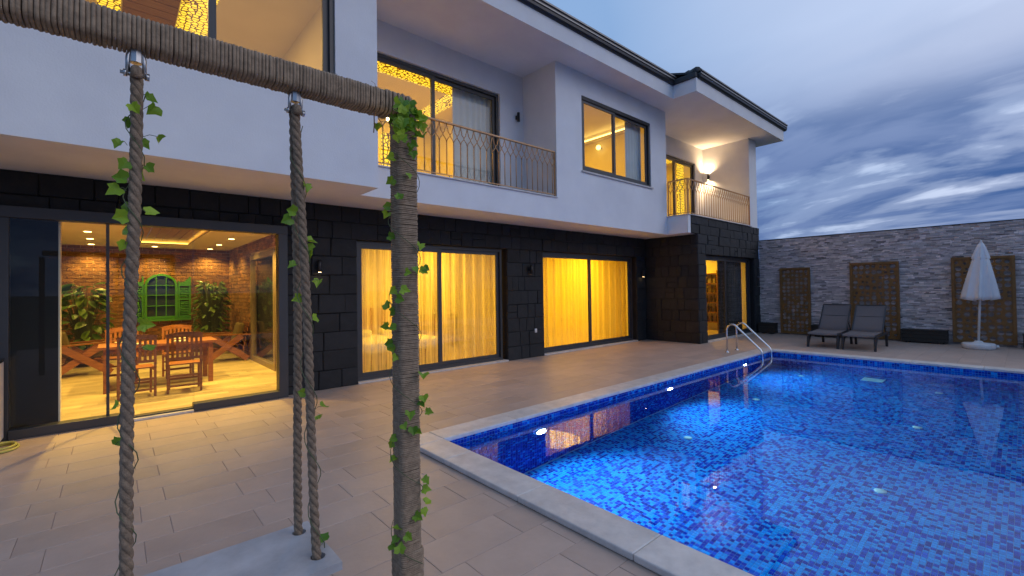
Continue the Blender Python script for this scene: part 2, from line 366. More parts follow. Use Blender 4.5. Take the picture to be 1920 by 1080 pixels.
def seen(r):
    p = proj(((r[0] + r[1]) / 2, (r[2] + r[3]) / 2, 0))
    if not p or not (-60 < p[0] < 1980 and p[1] < 1180): return 0
    return (r[1] - r[0]) * (r[3] - r[2]) / p[2] ** 3
rects.sort(key=seen, reverse=True)
cache = {}
g = .0017
for a0, a1, b0, b1 in rects[:300]:
    key = (round(a1 - a0, 3), round(b1 - b0, 3))
    if key not in cache:
        w2, h2 = (a1 - a0) / 2 - g, (b1 - b0) / 2 - g; e = .0025
        v = [(-w2, -h2, -.012), (w2, -h2, -.012), (w2, h2, -.012), (-w2, h2, -.012), (-w2, -h2, -.002), (w2, -h2, -.002), (w2, h2, -.002), (-w2, h2, -.002),
             (-w2 + e, -h2 + e, 0), (w2 - e, -h2 + e, 0), (w2 - e, h2 - e, 0), (-w2 + e, h2 - e, 0)]
        f = [(0, 1, 5, 4), (1, 2, 6, 5), (2, 3, 7, 6), (3, 0, 4, 7), (4, 5, 9, 8), (5, 6, 10, 9), (6, 7, 11, 10), (7, 4, 8, 11), (8, 9, 10, 11)]
        me = bpy.data.meshes.new('tile'); me.from_pydata(v, [], f); me.materials.append(m_deck); cache[key] = me
    o = link('tile', cache[key], parent=deck); o.location = ((a0 + a1) / 2, (b0 + b1) / 2, rng.uniform(-.0006, .0006))
rest = rects[300:]
tag(fast_boxes('tile_field', [(a0 + g, a1 - g, b0 + g, b1 - g, -.012, 0) for a0, a1, b0, b1 in rest], [[rng.uniform(.93, 1.07)] * 3 for _ in rest], m_deckrest, deck), kind='stuff')

# pool basin with mosaic
FZ, WZ, CZ = -1.5, -.058, .05
b = MB(); T = .05
b.box(PX0 - T, PX1 + T, PY0 - T, PY1 + T, FZ - .1, FZ)
b.box(PX0 - T, PX0, PY0 - T, PY1 + T, FZ, .0); b.box(PX1, PX1 + T, PY0 - T, PY1 + T, FZ, .0)
b.box(PX0, PX1, PY0 - T, PY0, FZ, .0); b.box(PX0, PX1, PY1, PY1 + T, FZ, .0)
pool = b.build('pool', m_poolgrout); tag(pool, kind='structure')
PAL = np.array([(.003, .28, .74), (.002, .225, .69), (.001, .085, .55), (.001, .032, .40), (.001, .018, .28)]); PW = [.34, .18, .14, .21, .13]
nr = np.random.default_rng(5)
def tiles_plane(o, u, v, n, nu, nv, pitch, gap, h, wts):
    o, u, v, n = (np.array(a, float) for a in (o, u, v, n))
    I, J = np.meshgrid(np.arange(nu), np.arange(nv), indexing='ij'); I = I.ravel(); J = J.ravel()
    c = o + np.outer((I + .5) * pitch, u) + np.outer((J + .5) * pitch, v)
    s = pitch / 2 - gap; s2 = s - .0012
    vs_ = []
    for d, hh in ((s, 0.0), (s2, h)):
        for a, bb in ((-1, -1), (1, -1), (1, 1), (-1, 1)): vs_.append(c + u * d * a + v * d * bb + n * hh)
    vs_ = np.stack(vs_, 1).reshape(-1, 3)
    q = np.array([(4, 5, 6, 7), (0, 1, 5, 4), (1, 2, 6, 5), (2, 3, 7, 6), (3, 0, 4, 7)])
    f = (np.arange(len(c))[:, None, None] * 8 + q[None]).reshape(-1, 4)
    t = PAL[nr.choice(5, len(c), p=wts)] * nr.uniform(.86, 1.1, (len(c), 1))
    return vs_, f, np.repeat(t, 5, 0)
MP = .0390
v, f, t = tiles_plane((PX0, PY0, FZ), (1, 0, 0), (0, 1, 0), (0, 0, 1), int((PX1 - PX0) / MP), int((PY1 - PY0) / MP), MP, .0015, .0025, PW)
tag(fast_mesh('floor_mosaic', v, f, t, m_mosaic, pool), kind='stuff')
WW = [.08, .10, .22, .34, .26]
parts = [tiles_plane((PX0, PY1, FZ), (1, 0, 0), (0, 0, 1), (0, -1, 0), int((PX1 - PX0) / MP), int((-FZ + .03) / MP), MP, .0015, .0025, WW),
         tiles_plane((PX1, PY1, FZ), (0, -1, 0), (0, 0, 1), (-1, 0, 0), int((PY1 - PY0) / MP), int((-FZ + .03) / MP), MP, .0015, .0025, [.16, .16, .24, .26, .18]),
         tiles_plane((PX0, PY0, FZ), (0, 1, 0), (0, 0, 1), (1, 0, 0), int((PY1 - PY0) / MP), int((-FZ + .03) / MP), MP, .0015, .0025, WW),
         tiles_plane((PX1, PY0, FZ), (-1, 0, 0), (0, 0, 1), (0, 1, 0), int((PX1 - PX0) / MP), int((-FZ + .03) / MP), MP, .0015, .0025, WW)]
k = 0; vv = []; ff = []; tt = []
for v, f, t in parts: vv.append(v); ff.append(f + k); tt.append(t); k += len(v)
tag(fast_mesh('wall_mosaic', np.concatenate(vv), np.concatenate(ff), np.concatenate(tt), m_mosaic, pool), kind='stuff')
# coping stones, rounded nose
def cope(x0, x1, y0, y1): 
    o = MB().box(x0 + .0015, x1 - .0015, y0 + .0015, y1 - .0015, .004, CZ).build('coping_stone', m_coping, pool, bevel=.009); return o
ov = .015
ys = [2.54 + 1.0 * i for i in range(-5, 2)]
ys = [PY0 - CW] + [y for y in ys if PY0 < y < PY1 - .3] + [PY1 - ov]
for a, c in zip(ys, ys[1:]): cope(PX0 - CW, PX0 + ov, a, c); cope(PX1 - ov, PX1 + CW, a, c)
cope(PX0 - CW, PX0 + ov, PY1 - ov, PY1 + CW); cope(PX1 - ov, PX1 + CW, PY1 - ov, PY1 + CW)
nx = 9; dx = (PX1 - PX0 - 2 * ov) / nx
for i in range(nx):
    a = PX0 + ov + dx * i; cope(a, a + dx, PY1 - ov, PY1 + CW); cope(a, a + dx, PY0 - CW, PY0 + ov)
for x in (3.57, 6.0, 8.42, 10.82):
    for y in (1.05, 3.16, -1.05):
        MB().lathe([(.055, 0), (.055, .01), (.04, .02), (.012, .022)], 20, (x, y, FZ + .003)).build('floor_inlet', m_inlet, pool, True)
dg = MB()
for i in range(8): dg.box(11.15 + i * .04, 11.178 + i * .04, 1.9, 2.2, FZ + .004, FZ + .02)
dg.box(11.13, 11.49, 1.88, 1.9, FZ + .004, FZ + .022).box(11.13, 11.49, 2.2, 2.22, FZ + .004, FZ + .022); dg.build('drain_grate', m_inlet, pool)
water = MB().quad((PX0, PY0, WZ), (PX1, PY0, WZ), (PX1, PY1, WZ), (PX0, PY1, WZ)).build('pool_water', m_water); tag(water, kind='structure')
# underwater lamps
def pool_light(x, y, z, ny, label, e):
    t = empty('pool_light', (x, y, z)); tag(t, label, 'pool lamp', 'underwater lamps in the long pool wall by the house')
    ring_ = MB(); n = 28
    def disc(r0, r1, d0, d1):
        v = [(r * math.cos(6.28318 * j / n), ny * d, r * math.sin(6.28318 * j / n)) for r, d in ((r0, d0), (r1, d1)) for j in range(n)]
        return v, [(j, (j + 1) % n, n + (j + 1) % n, n + j) for j in range(n)]
    ring_.add(*disc(.10, .10, 0, .03)); ring_.add(*disc(.10, .078, .03, .035)); ring_.build('trim_ring', m_inlet, t)
    MB().quad(*[(.078 * math.cos(6.28318 * j / n), ny * .03, .078 * math.sin(6.28318 * j / n)) for j in range(n)]).build('lens', m_poollamp, t)
    lamp('pool_spot', 'SPOT', (0, ny * .06, 0), e, (.42, .79, 1), t, target=(0, ny * 4, -2.3), spot_size=R(128), spot_blend=.8, shadow_soft_size=.06)
pool_light(3.97, PY1 - .004, -.44, -1, 'lit round pool lamp nearest the corner by the swing', 340)
pool_light(7.04, PY1 - .004, -.40, -1, 'lit round pool lamp between the other two along the house side', 240)
pool_light(10.12, PY1 - .004, -.36, -1, 'lit round pool lamp closest to the steel ladder', 240)

# ================================================================== HOUSE
house = empty('house', (2.76, 7.55, 0)); tag(house, 'two storey white villa with charcoal stone ground floor and lit windows', 'house')
HO = Vector((2.76, 7.55, 0))
def hp(mb, name, m, parent=None, **k):
    """house part: geometry is given in world coordinates and stored relative to the house origin"""
    mb.v = [(x - HO.x, y - HO.y, z - HO.z) for x, y, z in mb.v]
    return mb.build(name, m, parent or house, **k)
def hgroup(name): return empty(name, (0, 0, 0), house)
def wall_hole(mb, x0, x1, y0, y1, z0, z1, holes):
    """wall slab in the X-Z plane with rectangular holes (a0,a1,b0,b1), sorted along x"""
    cur = x0
    for a0, a1, b0, b1 in holes:
        if a0 > cur: mb.box(cur, a0, y0, y1, z0, z1)
        if b0 > z0: mb.box(a0, a1, y0, y1, z0, b0)
        if b1 < z1: mb.box(a0, a1, y0, y1, b1, z1)
        cur = a1
    if cur < x1: mb.box(cur, x1, y0, y1, z0, z1)
    return mb
ZS, ZF, ZT = 3.02, 3.50, 6.43                            # soffit, upper floor, eaves soffit

# ---- charcoal stone cladding
def stone_mesh(w_, h_, d_, e=.011):
    j = lambda s: rng.uniform(-s, s)
    a, c = w_ / 2 - .003, h_ / 2 - .003
    sg = ((-1, -1), (1, -1), (1, 1), (-1, 1))
    v = [(a * i, 0, c * k) for i, k in sg] + [(a * i + j(.002), -(d_ - e * .8) + j(.004), c * k + j(.002)) for i, k in sg] + [((a - e) * i + j(.004), -d_ + j(.007), (c - e) * k + j(.004)) for i, k in sg]
    v.append((j(.02), -d_ - rng.uniform(0, .006), j(.02)))
    f = [(0, 1, 5, 4), (1, 2, 6, 5), (2, 3, 7, 6), (3, 0, 4, 7), (4, 5, 9, 8), (5, 6, 10, 9), (6, 7, 11, 10), (7, 4, 8, 11), (8, 9, 12), (9, 10, 12), (10, 11, 12), (11, 8, 12)]
    me = bpy.data.meshes.new('stone'); me.from_pydata(v, [], f); me.materials.append(m_stone); return me
ROWS = [.0, .30, .62, .92, 1.23, 1.54, 1.86, 2.17, 2.47, 2.75, 3.02]
def clad(parent, s0, s1, rows, holes, place):
    for r0, r1 in zip(rows, rows[1:]):
        segs = [(s0, s1, r0)]
        for h0, h1, b0, b1 in holes:
            new = []
            for a, c, z in segs:
                if c <= h0 or a >= h1 or b1 <= z or b0 >= r1: new.append((a, c, z)); continue
                if a < h0: new.append((a, h0, z))
                if b1 < r1 - .03: new.append((max(a, h0), min(c, h1), b1))
                if c > h1: new.append((h1, c, z))
            segs = new
        for a, c, z in segs:
            x = a
            while x < c - .01:
                wd = rng.uniform(.17, .50) * (1 if rng.random() < .7 else .7)
                if c - (x + wd) < .17: wd = c - x
                cuts = [z, r1]
                if r1 - z > .25 and rng.random() < .12 and wd < .4: cuts = [z, z + (r1 - z) * rng.uniform(.4, .6), r1]
                for q0, q1 in zip(cuts, cuts[1:]):
                    o = link('stone', stone_mesh(wd, q1 - q0, rng.uniform(.040, .064)), None, parent)
                    place(o, x + wd / 2, (q0 + q1) / 2)
                x += wd
def on_front(y):
    def f(o, s, z): o.location = (s - HO.x, y - HO.y, z)
    return f
def on_west(x):                                           # faces -X; s runs along Y
    def f(o, s, z): o.location = (x - HO.x, s - HO.y, z); o.rotation_euler = (0, 0, -math.pi / 2)
    return f
GL = (-.98, 1.99, 0, 2.60); D1 = (3.12, 6.50, 0, 2.47); D2 = (7.62, 11.50, 0, 2.47); DT = (12.45, 15.86, 0, 2.47)
mb = MB(); wall_hole(mb, -3.0, 12.05, 7.60, 7.78, 0, ZS, [GL, D1, D2]); sw = hp(mb, 'stone_wall', m_stonejoint)
clad(sw, -2.0, 12.0, ROWS, [GL, D1, D2], on_front(7.60))
mb = MB(); wall_hole(mb, 12.20, 16.25, 5.97, 6.17, 0, ZS, [DT]); mb.box(12.05, 12.20, 5.97, 7.60, 0, ZS); mb.box(16.1, 16.25, 6.17, 11.9, 0, ZS); tw = hp(mb, 'tower_stone_wall', m_stonejoint)
clad(tw, 12.0, 16.29, ROWS, [DT], on_front(5.97))
clad(tw, 5.93, 7.55, ROWS, [], on_west(12.05))
mb = MB(); mb.box(11.66, 16.27, 5.97, 5.985, ZS, ZF); tp = hp(mb, 'stone_parapet', m_stonejoint)
clad(tp, 11.64, 16.31, [3.02, 3.27, 3.50], [], on_front(5.97))

# ---- upper storey, white plaster
W1 = (-1.9, 2.18, 4.30, 6.05); W2 = (7.90, 10.72, 4.22, 5.93); DB = (2.93, 6.36, ZF, 5.87); DU = (12.55, 15.16, ZF, 5.84)
mb = MB(); mb.box(-3, 2.76, 5.92, 7.78, ZS, ZF); mb.box(2.76, 11.50, 6.53, 7.78, ZS, ZF); mb.box(11.50, 16.28, 5.985, 7.78, ZS, ZF); mb.box(11.50, 11.655, 5.93, 5.985, ZS, ZF)
hp(mb, 'floor_slab', m_plaster)
mb = MB(); wall_hole(mb, -3, 2.76, 5.92, 6.10, ZF, ZT, [W1]); mb.box(2.58, 2.76, 6.10, 7.55, ZF, ZT); hp(mb, 'wall', m_plaster)
mb = MB(); wall_hole(mb, 7.05, 11.50, 6.53, 6.71, ZF, ZT, [W2]); mb.box(7.05, 7.23, 6.71, 7.55, ZF, ZT); mb.box(11.32, 11.50, 6.71, 7.52, ZF, ZT); hp(mb, 'wall', m_plaster)
mb = MB(); wall_hole(mb, 2.58, 7.23, 7.55, 7.73, ZF, ZT, [DB]); hp(mb, 'wall', m_plaster)
mb = MB(); wall_hole(mb, 11.32, 15.72, 7.52, 7.70, ZF, ZT, [DU]); mb.box(15.72, 16.28, 6.25, 7.70, ZF, ZT); hp(mb, 'wall', m_plaster)
mb = MB(); mb.box(15.69, 16.283, 5.95, 6.25, ZF, ZT); hp(mb, 'pier', m_plaster)
mb = MB(); mb.box(16.1, 16.25, 7.70, 11.9, ZF, ZT); mb.box(-3, 16.25, 11.9, 12.0, ZS, ZT); mb.box(-3.1, -3, 5.92, 12, 0, ZT); hp(mb, 'wall', m_plaster)
# sills
mb = MB(); mb.box(2.77, 7.05, 6.50, 6.66, ZF, ZF + .022); hp(mb, 'balcony_sill', m_coping, bevel=.004)
mb = MB(); mb.box(11.47, 11.66, 5.90, 6.54, ZF, ZF + .022); mb.box(11.66, 15.69, 5.88, 6.02, ZF + .001, ZF + .023); hp(mb, 'balcony_sill', m_coping, bevel=.004)
mb = MB(); mb.box(7.86, 10.78, 6.49, 6.62, 4.185, 4.22); hp(mb, 'window_sill', m_coping, bevel=.004)
mb = MB(); mb.box(3.12, 6.50, 7.53, 7.72, .002, .03); hp(mb, 'door_sill', m_coping); mb = MB(); mb.box(7.62, 11.5, 7.53, 7.72, .002, .03); hp(mb, 'door_sill', m_coping)
mb = MB(); mb.box(12.45, 15.86, 5.90, 6.10, .002, .03); hp(mb, 'door_sill', m_coping)
mb = MB(); mb.box(.10, .80, 7.40, 7.47, .002, .03); hp(mb, 'door_sill', m_coping)

# ---- roof: eaves boxes, gutters, tiled slopes, hip caps
mb = MB(); mb.box(2.76, 10.85, 5.93, 7.75, ZT, 6.77); mb.box(10.85, 16.95, 5.305, 7.75, ZT, 6.77); mb.box(-3, 2.76, 5.305, 7.75, ZT, 6.77); mb.box(-3, 16.95, 7.75, 12.4, ZT + .1, 6.77)
roof = hp(mb, 'roof', m_plaster)
def gutter(a, b_, out_):
    """stepped half-box gutter from a to b, out_ = outward direction"""
    a, b_, n_ = Vector(a), Vector(b_), Vector(out_); d = (b_ - a).normalized()
    prof = [(-.02, 0), (.035, .0), (.075, .03), (.085, .075), (.075, .085), (.085, .095), (.085, .15), (.10, .165), (.10, .205), (.075, .205), (.07, .12), (-.02, .12)]
    v = [p + n_ * x + Vector((0, 0, z)) for p in (a, b_) for x, z in prof]; n = len(prof)
    f = [(i, (i + 1) % n, n + (i + 1) % n, n + i) for i in range(n)] + [tuple(range(n - 1, -1, -1)), tuple(range(n, 2 * n))]
    mb = MB(); mb.add(v, f); hp(mb, 'gutter', m_gutter, roof)
    lip = MB()
    for x, z in ((.100, .168), (.086, .098)): lip.bar(a + n_ * (x + .003) + Vector((0, 0, z + .012)), b_ + n_ * (x + .003) + Vector((0, 0, z + .012)), .007, .022)
    hp(lip, 'gutter_lip', m_gutterlip, roof)
gutter((2.76, 5.93, 6.77), (10.85, 5.93, 6.77), (0, -1, 0))
gutter((10.93, 5.305, 6.77), (17.05, 5.305, 6.77), (0, -1, 0))
mb = MB(); mb.box(10.80, 10.93, 5.30, 5.93, 6.771, 6.90); hp(mb, 'verge', m_roof, roof, bevel=.02)
mb = MB(); mb.box(16.95, 17.05, 5.32, 7.8, 6.771, 6.90); hp(mb, 'verge', m_roof, roof, bevel=.02)
def roof_slope(pts, name='tile_slope'):
    mb = MB(); lo = [Vector(p) for p in pts]; n = len(lo)
    mb.add([*lo, *[p - Vector((0, 0, .05)) for p in lo]], [tuple(range(n)), tuple(range(2 * n - 1, n - 1, -1))] + [(i, n + i, n + (i + 1) % n, (i + 1) % n) for i in range(n)])
    hp(mb, name, m_roof, roof)
roof_slope([(-3, 5.92, 6.95), (10.9, 5.92, 6.95), (10.9, 9.2, 8.2), (-3, 9.2, 8.2)])
roof_slope([(10.95, 5.30, 6.95), (17.0, 5.30, 6.95), (14.0, 9.2, 8.2), (13.9, 9.2, 8.2)])
roof_slope([(10.9, 5.35, 6.93), (13.9, 9.2, 8.19), (10.9, 9.2, 8.19)]); roof_slope([(17.0, 5.35, 6.93), (17.0, 12.2, 6.93), (14.0, 9.2, 8.19)])
roof_slope([(-3, 9.2, 8.19), (14.0, 9.2, 8.19), (17.0, 12.4, 6.95), (-3, 12.4, 6.95)])
for sx, ex in ((10.93, 13.9), (17.02, 14.0)):
    for i in range(9):
        a = Vector((sx, 5.30, 6.95)).lerp(Vector((ex, 9.2, 8.24)), i / 12); c = Vector((sx, 5.30, 6.95)).lerp(Vector((ex, 9.2, 8.24)), (i + 1.25) / 12)
        mb = MB(); mb.tube([a, a.lerp(c, .1), c], [.10, .115, .085], 10); hp(mb, 'ridge_tile', m_roof, roof, smooth=True)

# ---- doors and windows: outer frame, sashes, panes
def glazing(name, x0, x1, y, z0, z1, splits, fr=.055, sash=.075, dep=.09, stagger=True, m=None, label=None, gm=None):
    g_ = hgroup(name); m = m or m_frame; gm = gm or m_glass
    mb = MB(); mb.box(x0, x1, y, y + dep, z0, z0 + fr).box(x0, x1, y, y + dep, z1 - fr, z1).box(x0, x0 + fr, y, y + dep, z0 + fr, z1 - fr).box(x1 - fr, x1, y, y + dep, z0 + fr, z1 - fr)
    hp(mb, 'frame', m, g_)
    xs = [x0 + fr] + list(splits) + [x1 - fr]
    for i, (a, c) in enumerate(zip(xs, xs[1:])):
        yy = y + (.012 if i % 2 == 0 or not stagger else .045); o = sash * .45
        a2 = a - (o if i else 0); c2 = c + (o if i < len(xs) - 2 else 0); w0, w1 = z0 + fr, z1 - fr
        mb = MB(); mb.box(a2, c2, yy, yy + .032, w0, w0 + sash).box(a2, c2, yy, yy + .032, w1 - sash, w1).box(a2, a2 + sash, yy, yy + .032, w0 + sash, w1 - sash).box(c2 - sash, c2, yy, yy + .032, w0 + sash, w1 - sash)
        hp(mb, 'sash', m, g_)
        mb = MB(); mb.box(a2 + sash, c2 - sash, yy + .012, yy + .020, w0 + sash, w1 - sash); hp(mb, 'pane', gm, g_)
    return g_
glazing('sliding_door', 3.12, 6.44, 7.66, .03, 2.46, [4.85])
glazing('sliding_door', 7.62, 11.44, 7.66, .03, 2.46, [9.52])
glazing('sliding_door', 12.62, 15.83, 6.06, .03, 2.46, [14.02])
glazing('balcony_door', 2.94, 6.35, 7.60, ZF + .01, 5.86, [4.71])
glazing('balcony_door', 12.56, 15.15, 7.56, ZF + .01, 5.83, [13.85])
glazing('window', 7.905, 10.715, 6.56, 4.225, 5.925, [9.18])
glazing('window', -1.895, 2.175, 5.95, 4.305, 6.045, [.83])
# roller shutter guides over the upper window
mb = MB()
for i in range(4): mb.box(7.905, 10.715, 6.545 - .004 * i, 6.558, 5.86 + .017 * i, 5.872 + .017 * i)
hp(mb, 'shutter_guide', m_frame)
# big terrace glazing: slim head and floor channels, frameless panels
gz = hgroup('terrace_glazing')
mb = MB(); mb.box(-.98, 1.99, 7.43, 7.60, 2.47, 2.598).box(-.98, -.88, 7.45, 7.58, .004, 2.47).box(1.86, 1.988, 7.43, 7.60, .004, 2.47).box(-.88, .10, 7.42, 7.58, .004, .105).box(.80, 1.86, 7.42, 7.58, .004, .105).box(.10, .80, 7.47, 7.58, .004, .05); hp(mb, 'frame', m_frame, gz, bevel=.004)
mb = MB(); mb.box(-.075, -.045, 7.47, 7.50, .105, 2.47); hp(mb, 'post', m_frame, gz)
for a, c, yy in ((-.88, -.06, 7.47), (-.06, .82, 7.50), (.80, 1.86, 7.53)):
    mb = MB(); mb.box(a + .002, c, yy, yy + .008, .105, 2.47); hp(mb, 'pane', m_glass, gz)

# ---- rooms
def room(x0, x1, y0, y1, z0, z1, wm=None, fm=None, cm=None, thin=.06):
    wm = wm or m_roomwall
    mb = MB(); mb.box(x0 - thin, x0, y0, y1, z0, z1).box(x1, x1 + thin, y0, y1, z0, z1).box(x0 - thin, x1 + thin, y1, y1 + thin, z0, z1); hp(mb, 'interior_wall', wm)
    mb = MB(); mb.box(x0, x1, y0, y1, z0 - .02, z0); hp(mb, 'interior_floor', fm or m_floorin)
    mb = MB(); mb.box(x0, x1, y0, y1, z1, z1 + .04); hp(mb, 'interior_ceiling', cm or m_roomwall)
GOLD = (1, .53, .022)
room(2.66, 7.2, 7.80, 11.4, .02, 2.75); room(7.35, 11.85, 7.80, 11.4, .02, 2.75); room(12.25, 16.02, 6.2, 10.5, .02, 2.75)
room(-2.9, 2.5, 6.12, 10.2, 3.52, 6.2); room(2.85, 6.95, 7.75, 11.2, 3.52, 6.2); room(7.30, 11.25, 6.73, 10.6, 3.52, 6.35); room(11.6, 15.95, 7.72, 11.2, 3.52, 6.2)
def room_light(loc, e, size=1.4, color=GOLD):
    lamp('ceiling_light', 'AREA', (loc[0], loc[1], loc[2]), e, color, shape='DISK', size=size, target=(loc[0], loc[1], loc[2] - 1))
room_light((4.9, 9.2, 2.70), 135, 1.6); room_light((9.6, 9.2, 2.70), 140, 1.6); room_light((14.9, 7.9, 2.70), 90, 1.0)
room_light((0.2, 8.2, 6.15), 90, 1.6, (1, .60, .18)); room_light((4.9, 9.6, 6.12), 110, 1.6); room_light((9.2, 8.8, 6.28), 100, 1.4); room_light((13.8, 9.2, 6.12), 100, 1.4)
# fretwork bands that glow in the upper ceilings
def fret(x0, x1, y0, y1, z0, z1): mb = MB(); mb.box(x0, x1, y0, y1, z0, z1); hp(mb, 'fretwork_panel', m_lat)
fret(3.1, 6.35, 8.46, 8.90, 6.185, 6.197); fret(5.90, 6.35, 8.90, 10.6, 6.184, 6.196); fret(3.1, 6.35, 10.6, 11.0, 6.185, 6.197)
fret(4.28, 4.52, 9.0, 9.03, 3.55, 4.97)
fret(-.20, .08, 6.6, 9.9, 6.185, 6.197); fret(.80, 1.24, 6.6, 9.9, 6.185, 6.197)
fret(12.2, 15.6, 8.4, 8.8, 6.185, 6.197); fret(14.82, 15.27, 8.0, 8.03, 3.55, 6.1)
mb = MB()
for i in range(14): mb.box(.10, .78, 6.5 + .24 * i, 6.72 + .24 * i, 6.16, 6.195)
hp(mb, 'ceiling_boards', m_woodceil)
mb = MB(); mb.box(11.10, 11.245, 6.8, 10.4, 6.10, 6.15); hp(mb, 'cove_ledge', m_roomwall)
mb = MB(); mb.box(11.20, 11.245, 6.9, 10.3, 6.16, 6.235); hp(mb, 'cove_strip', m_cove)
mb = MB(); mb.box(11.14, 11.246, 6.8, 10.4, 3.55, 4.55); hp(mb, 'wardrobe', m_roomwall)

# ---- balcony railings: bronze balusters ending in interlaced pointed lozenges
def baluster_mesh(p):
    mb = MB(); r = .0095; mb.tube([(0, 0, .05), (0, 0, .62)], r, 6)
    for s in (-1, 1):
        pts = [(0, 0, .62), (s * p * .10, 0, .665), (s * p * .34, 0, .705), (s * p * .5, 0, .735), (s * p * .40, 0, .775), (s * p * .22, 0, .80), (s * p * .20, 0, .835), (s * p * .08, 0, .88), (0, 0, .935)]
        mb.tube(pts, .0082, 5)
    me = mb.mesh('baluster'); me.materials.append(m_bronze); me.polygons.foreach_set('use_smooth', [True] * len(me.polygons)); return me
def railing(p0, p1, n, zb=ZF + .03, posts=(1, 1), feet=4):
    p0, p1 = Vector(p0), Vector(p1); d = p1 - p0; ln = d.length; ang = math.atan2(d.y, d.x); pitch_ = ln / n
    g_ = hgroup('railing'); g_.location = (p0.x - HO.x, p0.y - HO.y, zb); g_.rotation_euler = (0, 0, ang)
    MB().box(0, ln, -.022, .022, .935, .965).build('top_rail', m_bronze, g_, bevel=.004)
    MB().box(0, ln, -.008, .008, .035, .051).build('bottom_rail', m_bronze, g_)
    for k in (0, 1):
        if posts[k]: MB().box(ln * k - .014, ln * k + .014, -.014, .014, .0, .94).build('end_post', m_bronze, g_)
    fb = MB()
    for i in range(feet): fb.tube([(ln * (i + .5) / feet, 0, 0), (ln * (i + .5) / feet, 0, .036)], .009, 8)
    fb.build('foot', m_bronze, g_)
    me = baluster_mesh(pitch_)
    for i in range(n): o = link('baluster', me, parent=g_); o.location = (pitch_ * (i + .5), 0, 0)
railing((2.78, 6.575, 0), (7.035, 6.575, 0), 29)
railing((11.56, 5.96, 0), (15.67, 5.96, 0), 28)
railing((11.56, 6.52, 0), (11.56, 5.96, 0), 4, posts=(1, 0), feet=1)

# ---- dining room behind the terrace glazing
X0, X1, Y1, ZC = -2.4, 2.42, 14.7, 2.76
mb = MB(); mb.box(X0 - .1, X0, 7.6, Y1, 0, ZC).box(X0 - .1, X1 + .1, Y1, Y1 + .1, 0, ZC); bw = hp(mb, 'brick_wall', m_mortar)
mb = MB(); mb.box(X1, X1 + .12, 7.78, 9.90, 0, ZC).box(X1, X1 + .12, 12.06, Y1, 0, ZC).box(X1, X1 + .12, 9.90, 12.06, 2.46, ZC); bw2 = hp(mb, 'brick_wall', m_mortar)
mb = MB(); mb.box(X0, X1, 7.6, Y1, .0, .008); dfl = hp(mb, 'dining_floor', m_mortar)
fp = []; y = 7.6; k = 0
while y < Y1:
    x = X0 - .31 * (k % 2) - .13 * (k % 3)
    while x < X1: fp.append((max(x, X0) + .0015 - HO.x, min(x + .62, X1) - .0015 - HO.x, y + .0015 - HO.y, min(y + .155, Y1) - .0015 - HO.y, .004, .012)); x += .62
    y += .155; k += 1
tag(fast_boxes('floor_planks', fp, [[q, q, q] for q in (rng.uniform(.72, 1.12) for _ in fp)], mat('dining_plank', (.56, .45, .27), .4, (.47, .37, .22), 6, .05, 30, stretch=(1, 5, 1), attr='tone'), dfl), kind='stuff')
CO = (.20, 1.36, 10.0, 13.65)                       # wooden ceiling recess
mb = MB(); mb.box(X0, CO[0], 7.6, Y1, ZC, ZC + .04).box(CO[1], X1, 7.6, Y1, ZC, ZC + .04).box(CO[0], CO[1], 7.6, CO[2], ZC, ZC + .04).box(CO[0], CO[1], CO[3], Y1, ZC, ZC + .04); hp(mb, 'interior_ceiling', m_roomwall)
cof = hgroup('ceiling_recess')
for i in range(9):
    mb = MB(); w_ = (CO[1] - CO[0] + .2) / 9; mb.box(CO[0] - .1 + w_ * i + .004, CO[0] - .1 + w_ * (i + 1) - .004, CO[2] - .1, CO[3] + .1, ZC + .11, ZC + .125); hp(mb, 'board', m_woodceil, cof)
mb = MB(); mb.box(CO[0] - .12, CO[1] + .12, CO[3] + .1, CO[3] + .12, ZC + .04, ZC + .13).box(CO[0] - .12, CO[0] - .1, CO[2] - .1, CO[3] + .1, ZC + .04, ZC + .13).box(CO[1] + .1, CO[1] + .12, CO[2] - .1, CO[3] + .1, ZC + .04, ZC + .13).box(CO[0] - .12, CO[1] + .12, CO[2] - .12, CO[2] - .1, ZC + .04, ZC + .13); hp(mb, 'recess_edge', m_roomwall, cof)
mb = MB()
for a in ((CO[0] - .09, CO[1] + .09, CO[3] + .03, CO[3] + .06), (CO[1] + .03, CO[1] + .06, CO[2], CO[3]), (CO[0] - .06, CO[0] - .03, CO[2], CO[3])): mb.box(*a, ZC + .045, ZC + .06)
hp(mb, 'led_strip', m_led, cof)
# bricks: the 300 that show best are parts of their own
BL, BH, JT = .215, .078, .011
bm_ = MB(); bm_.box(-BL / 2 + .001, BL / 2 - .001, -.014, 0, -BH / 2, BH / 2); bme = bm_.mesh('brick'); bme.materials.append(m_brick)
br = []
for r in range(int(ZC / (BH + JT))):
    z = .02 + BH / 2 + r * (BH + JT); off = (BL + JT) / 2 * (r % 2)
    x = X0 + off
    while x < X1 - .05: br.append(('b', x + BL / 2, z)); x += BL + JT
    y = 7.9 + off
    while y < Y1 - BL:
        if not (9.80 < y + BL / 2 < 12.18 and z < 2.50): br.append(('s', y + BL / 2, z))
        y += BL + JT
def brick_score(q):
    p = proj((q[1], Y1, q[2]) if q[0] == 'b' else (X1, q[1], q[2]))
    if not p or not (112 < p[0] < 518 and 430 < p[1] < 700): return 0
    hid = 1 if q[2] > 1.0 else .3
    return hid / p[2] * (1 if q[0] == 'b' else 1.1)
br.sort(key=brick_score, reverse=True)
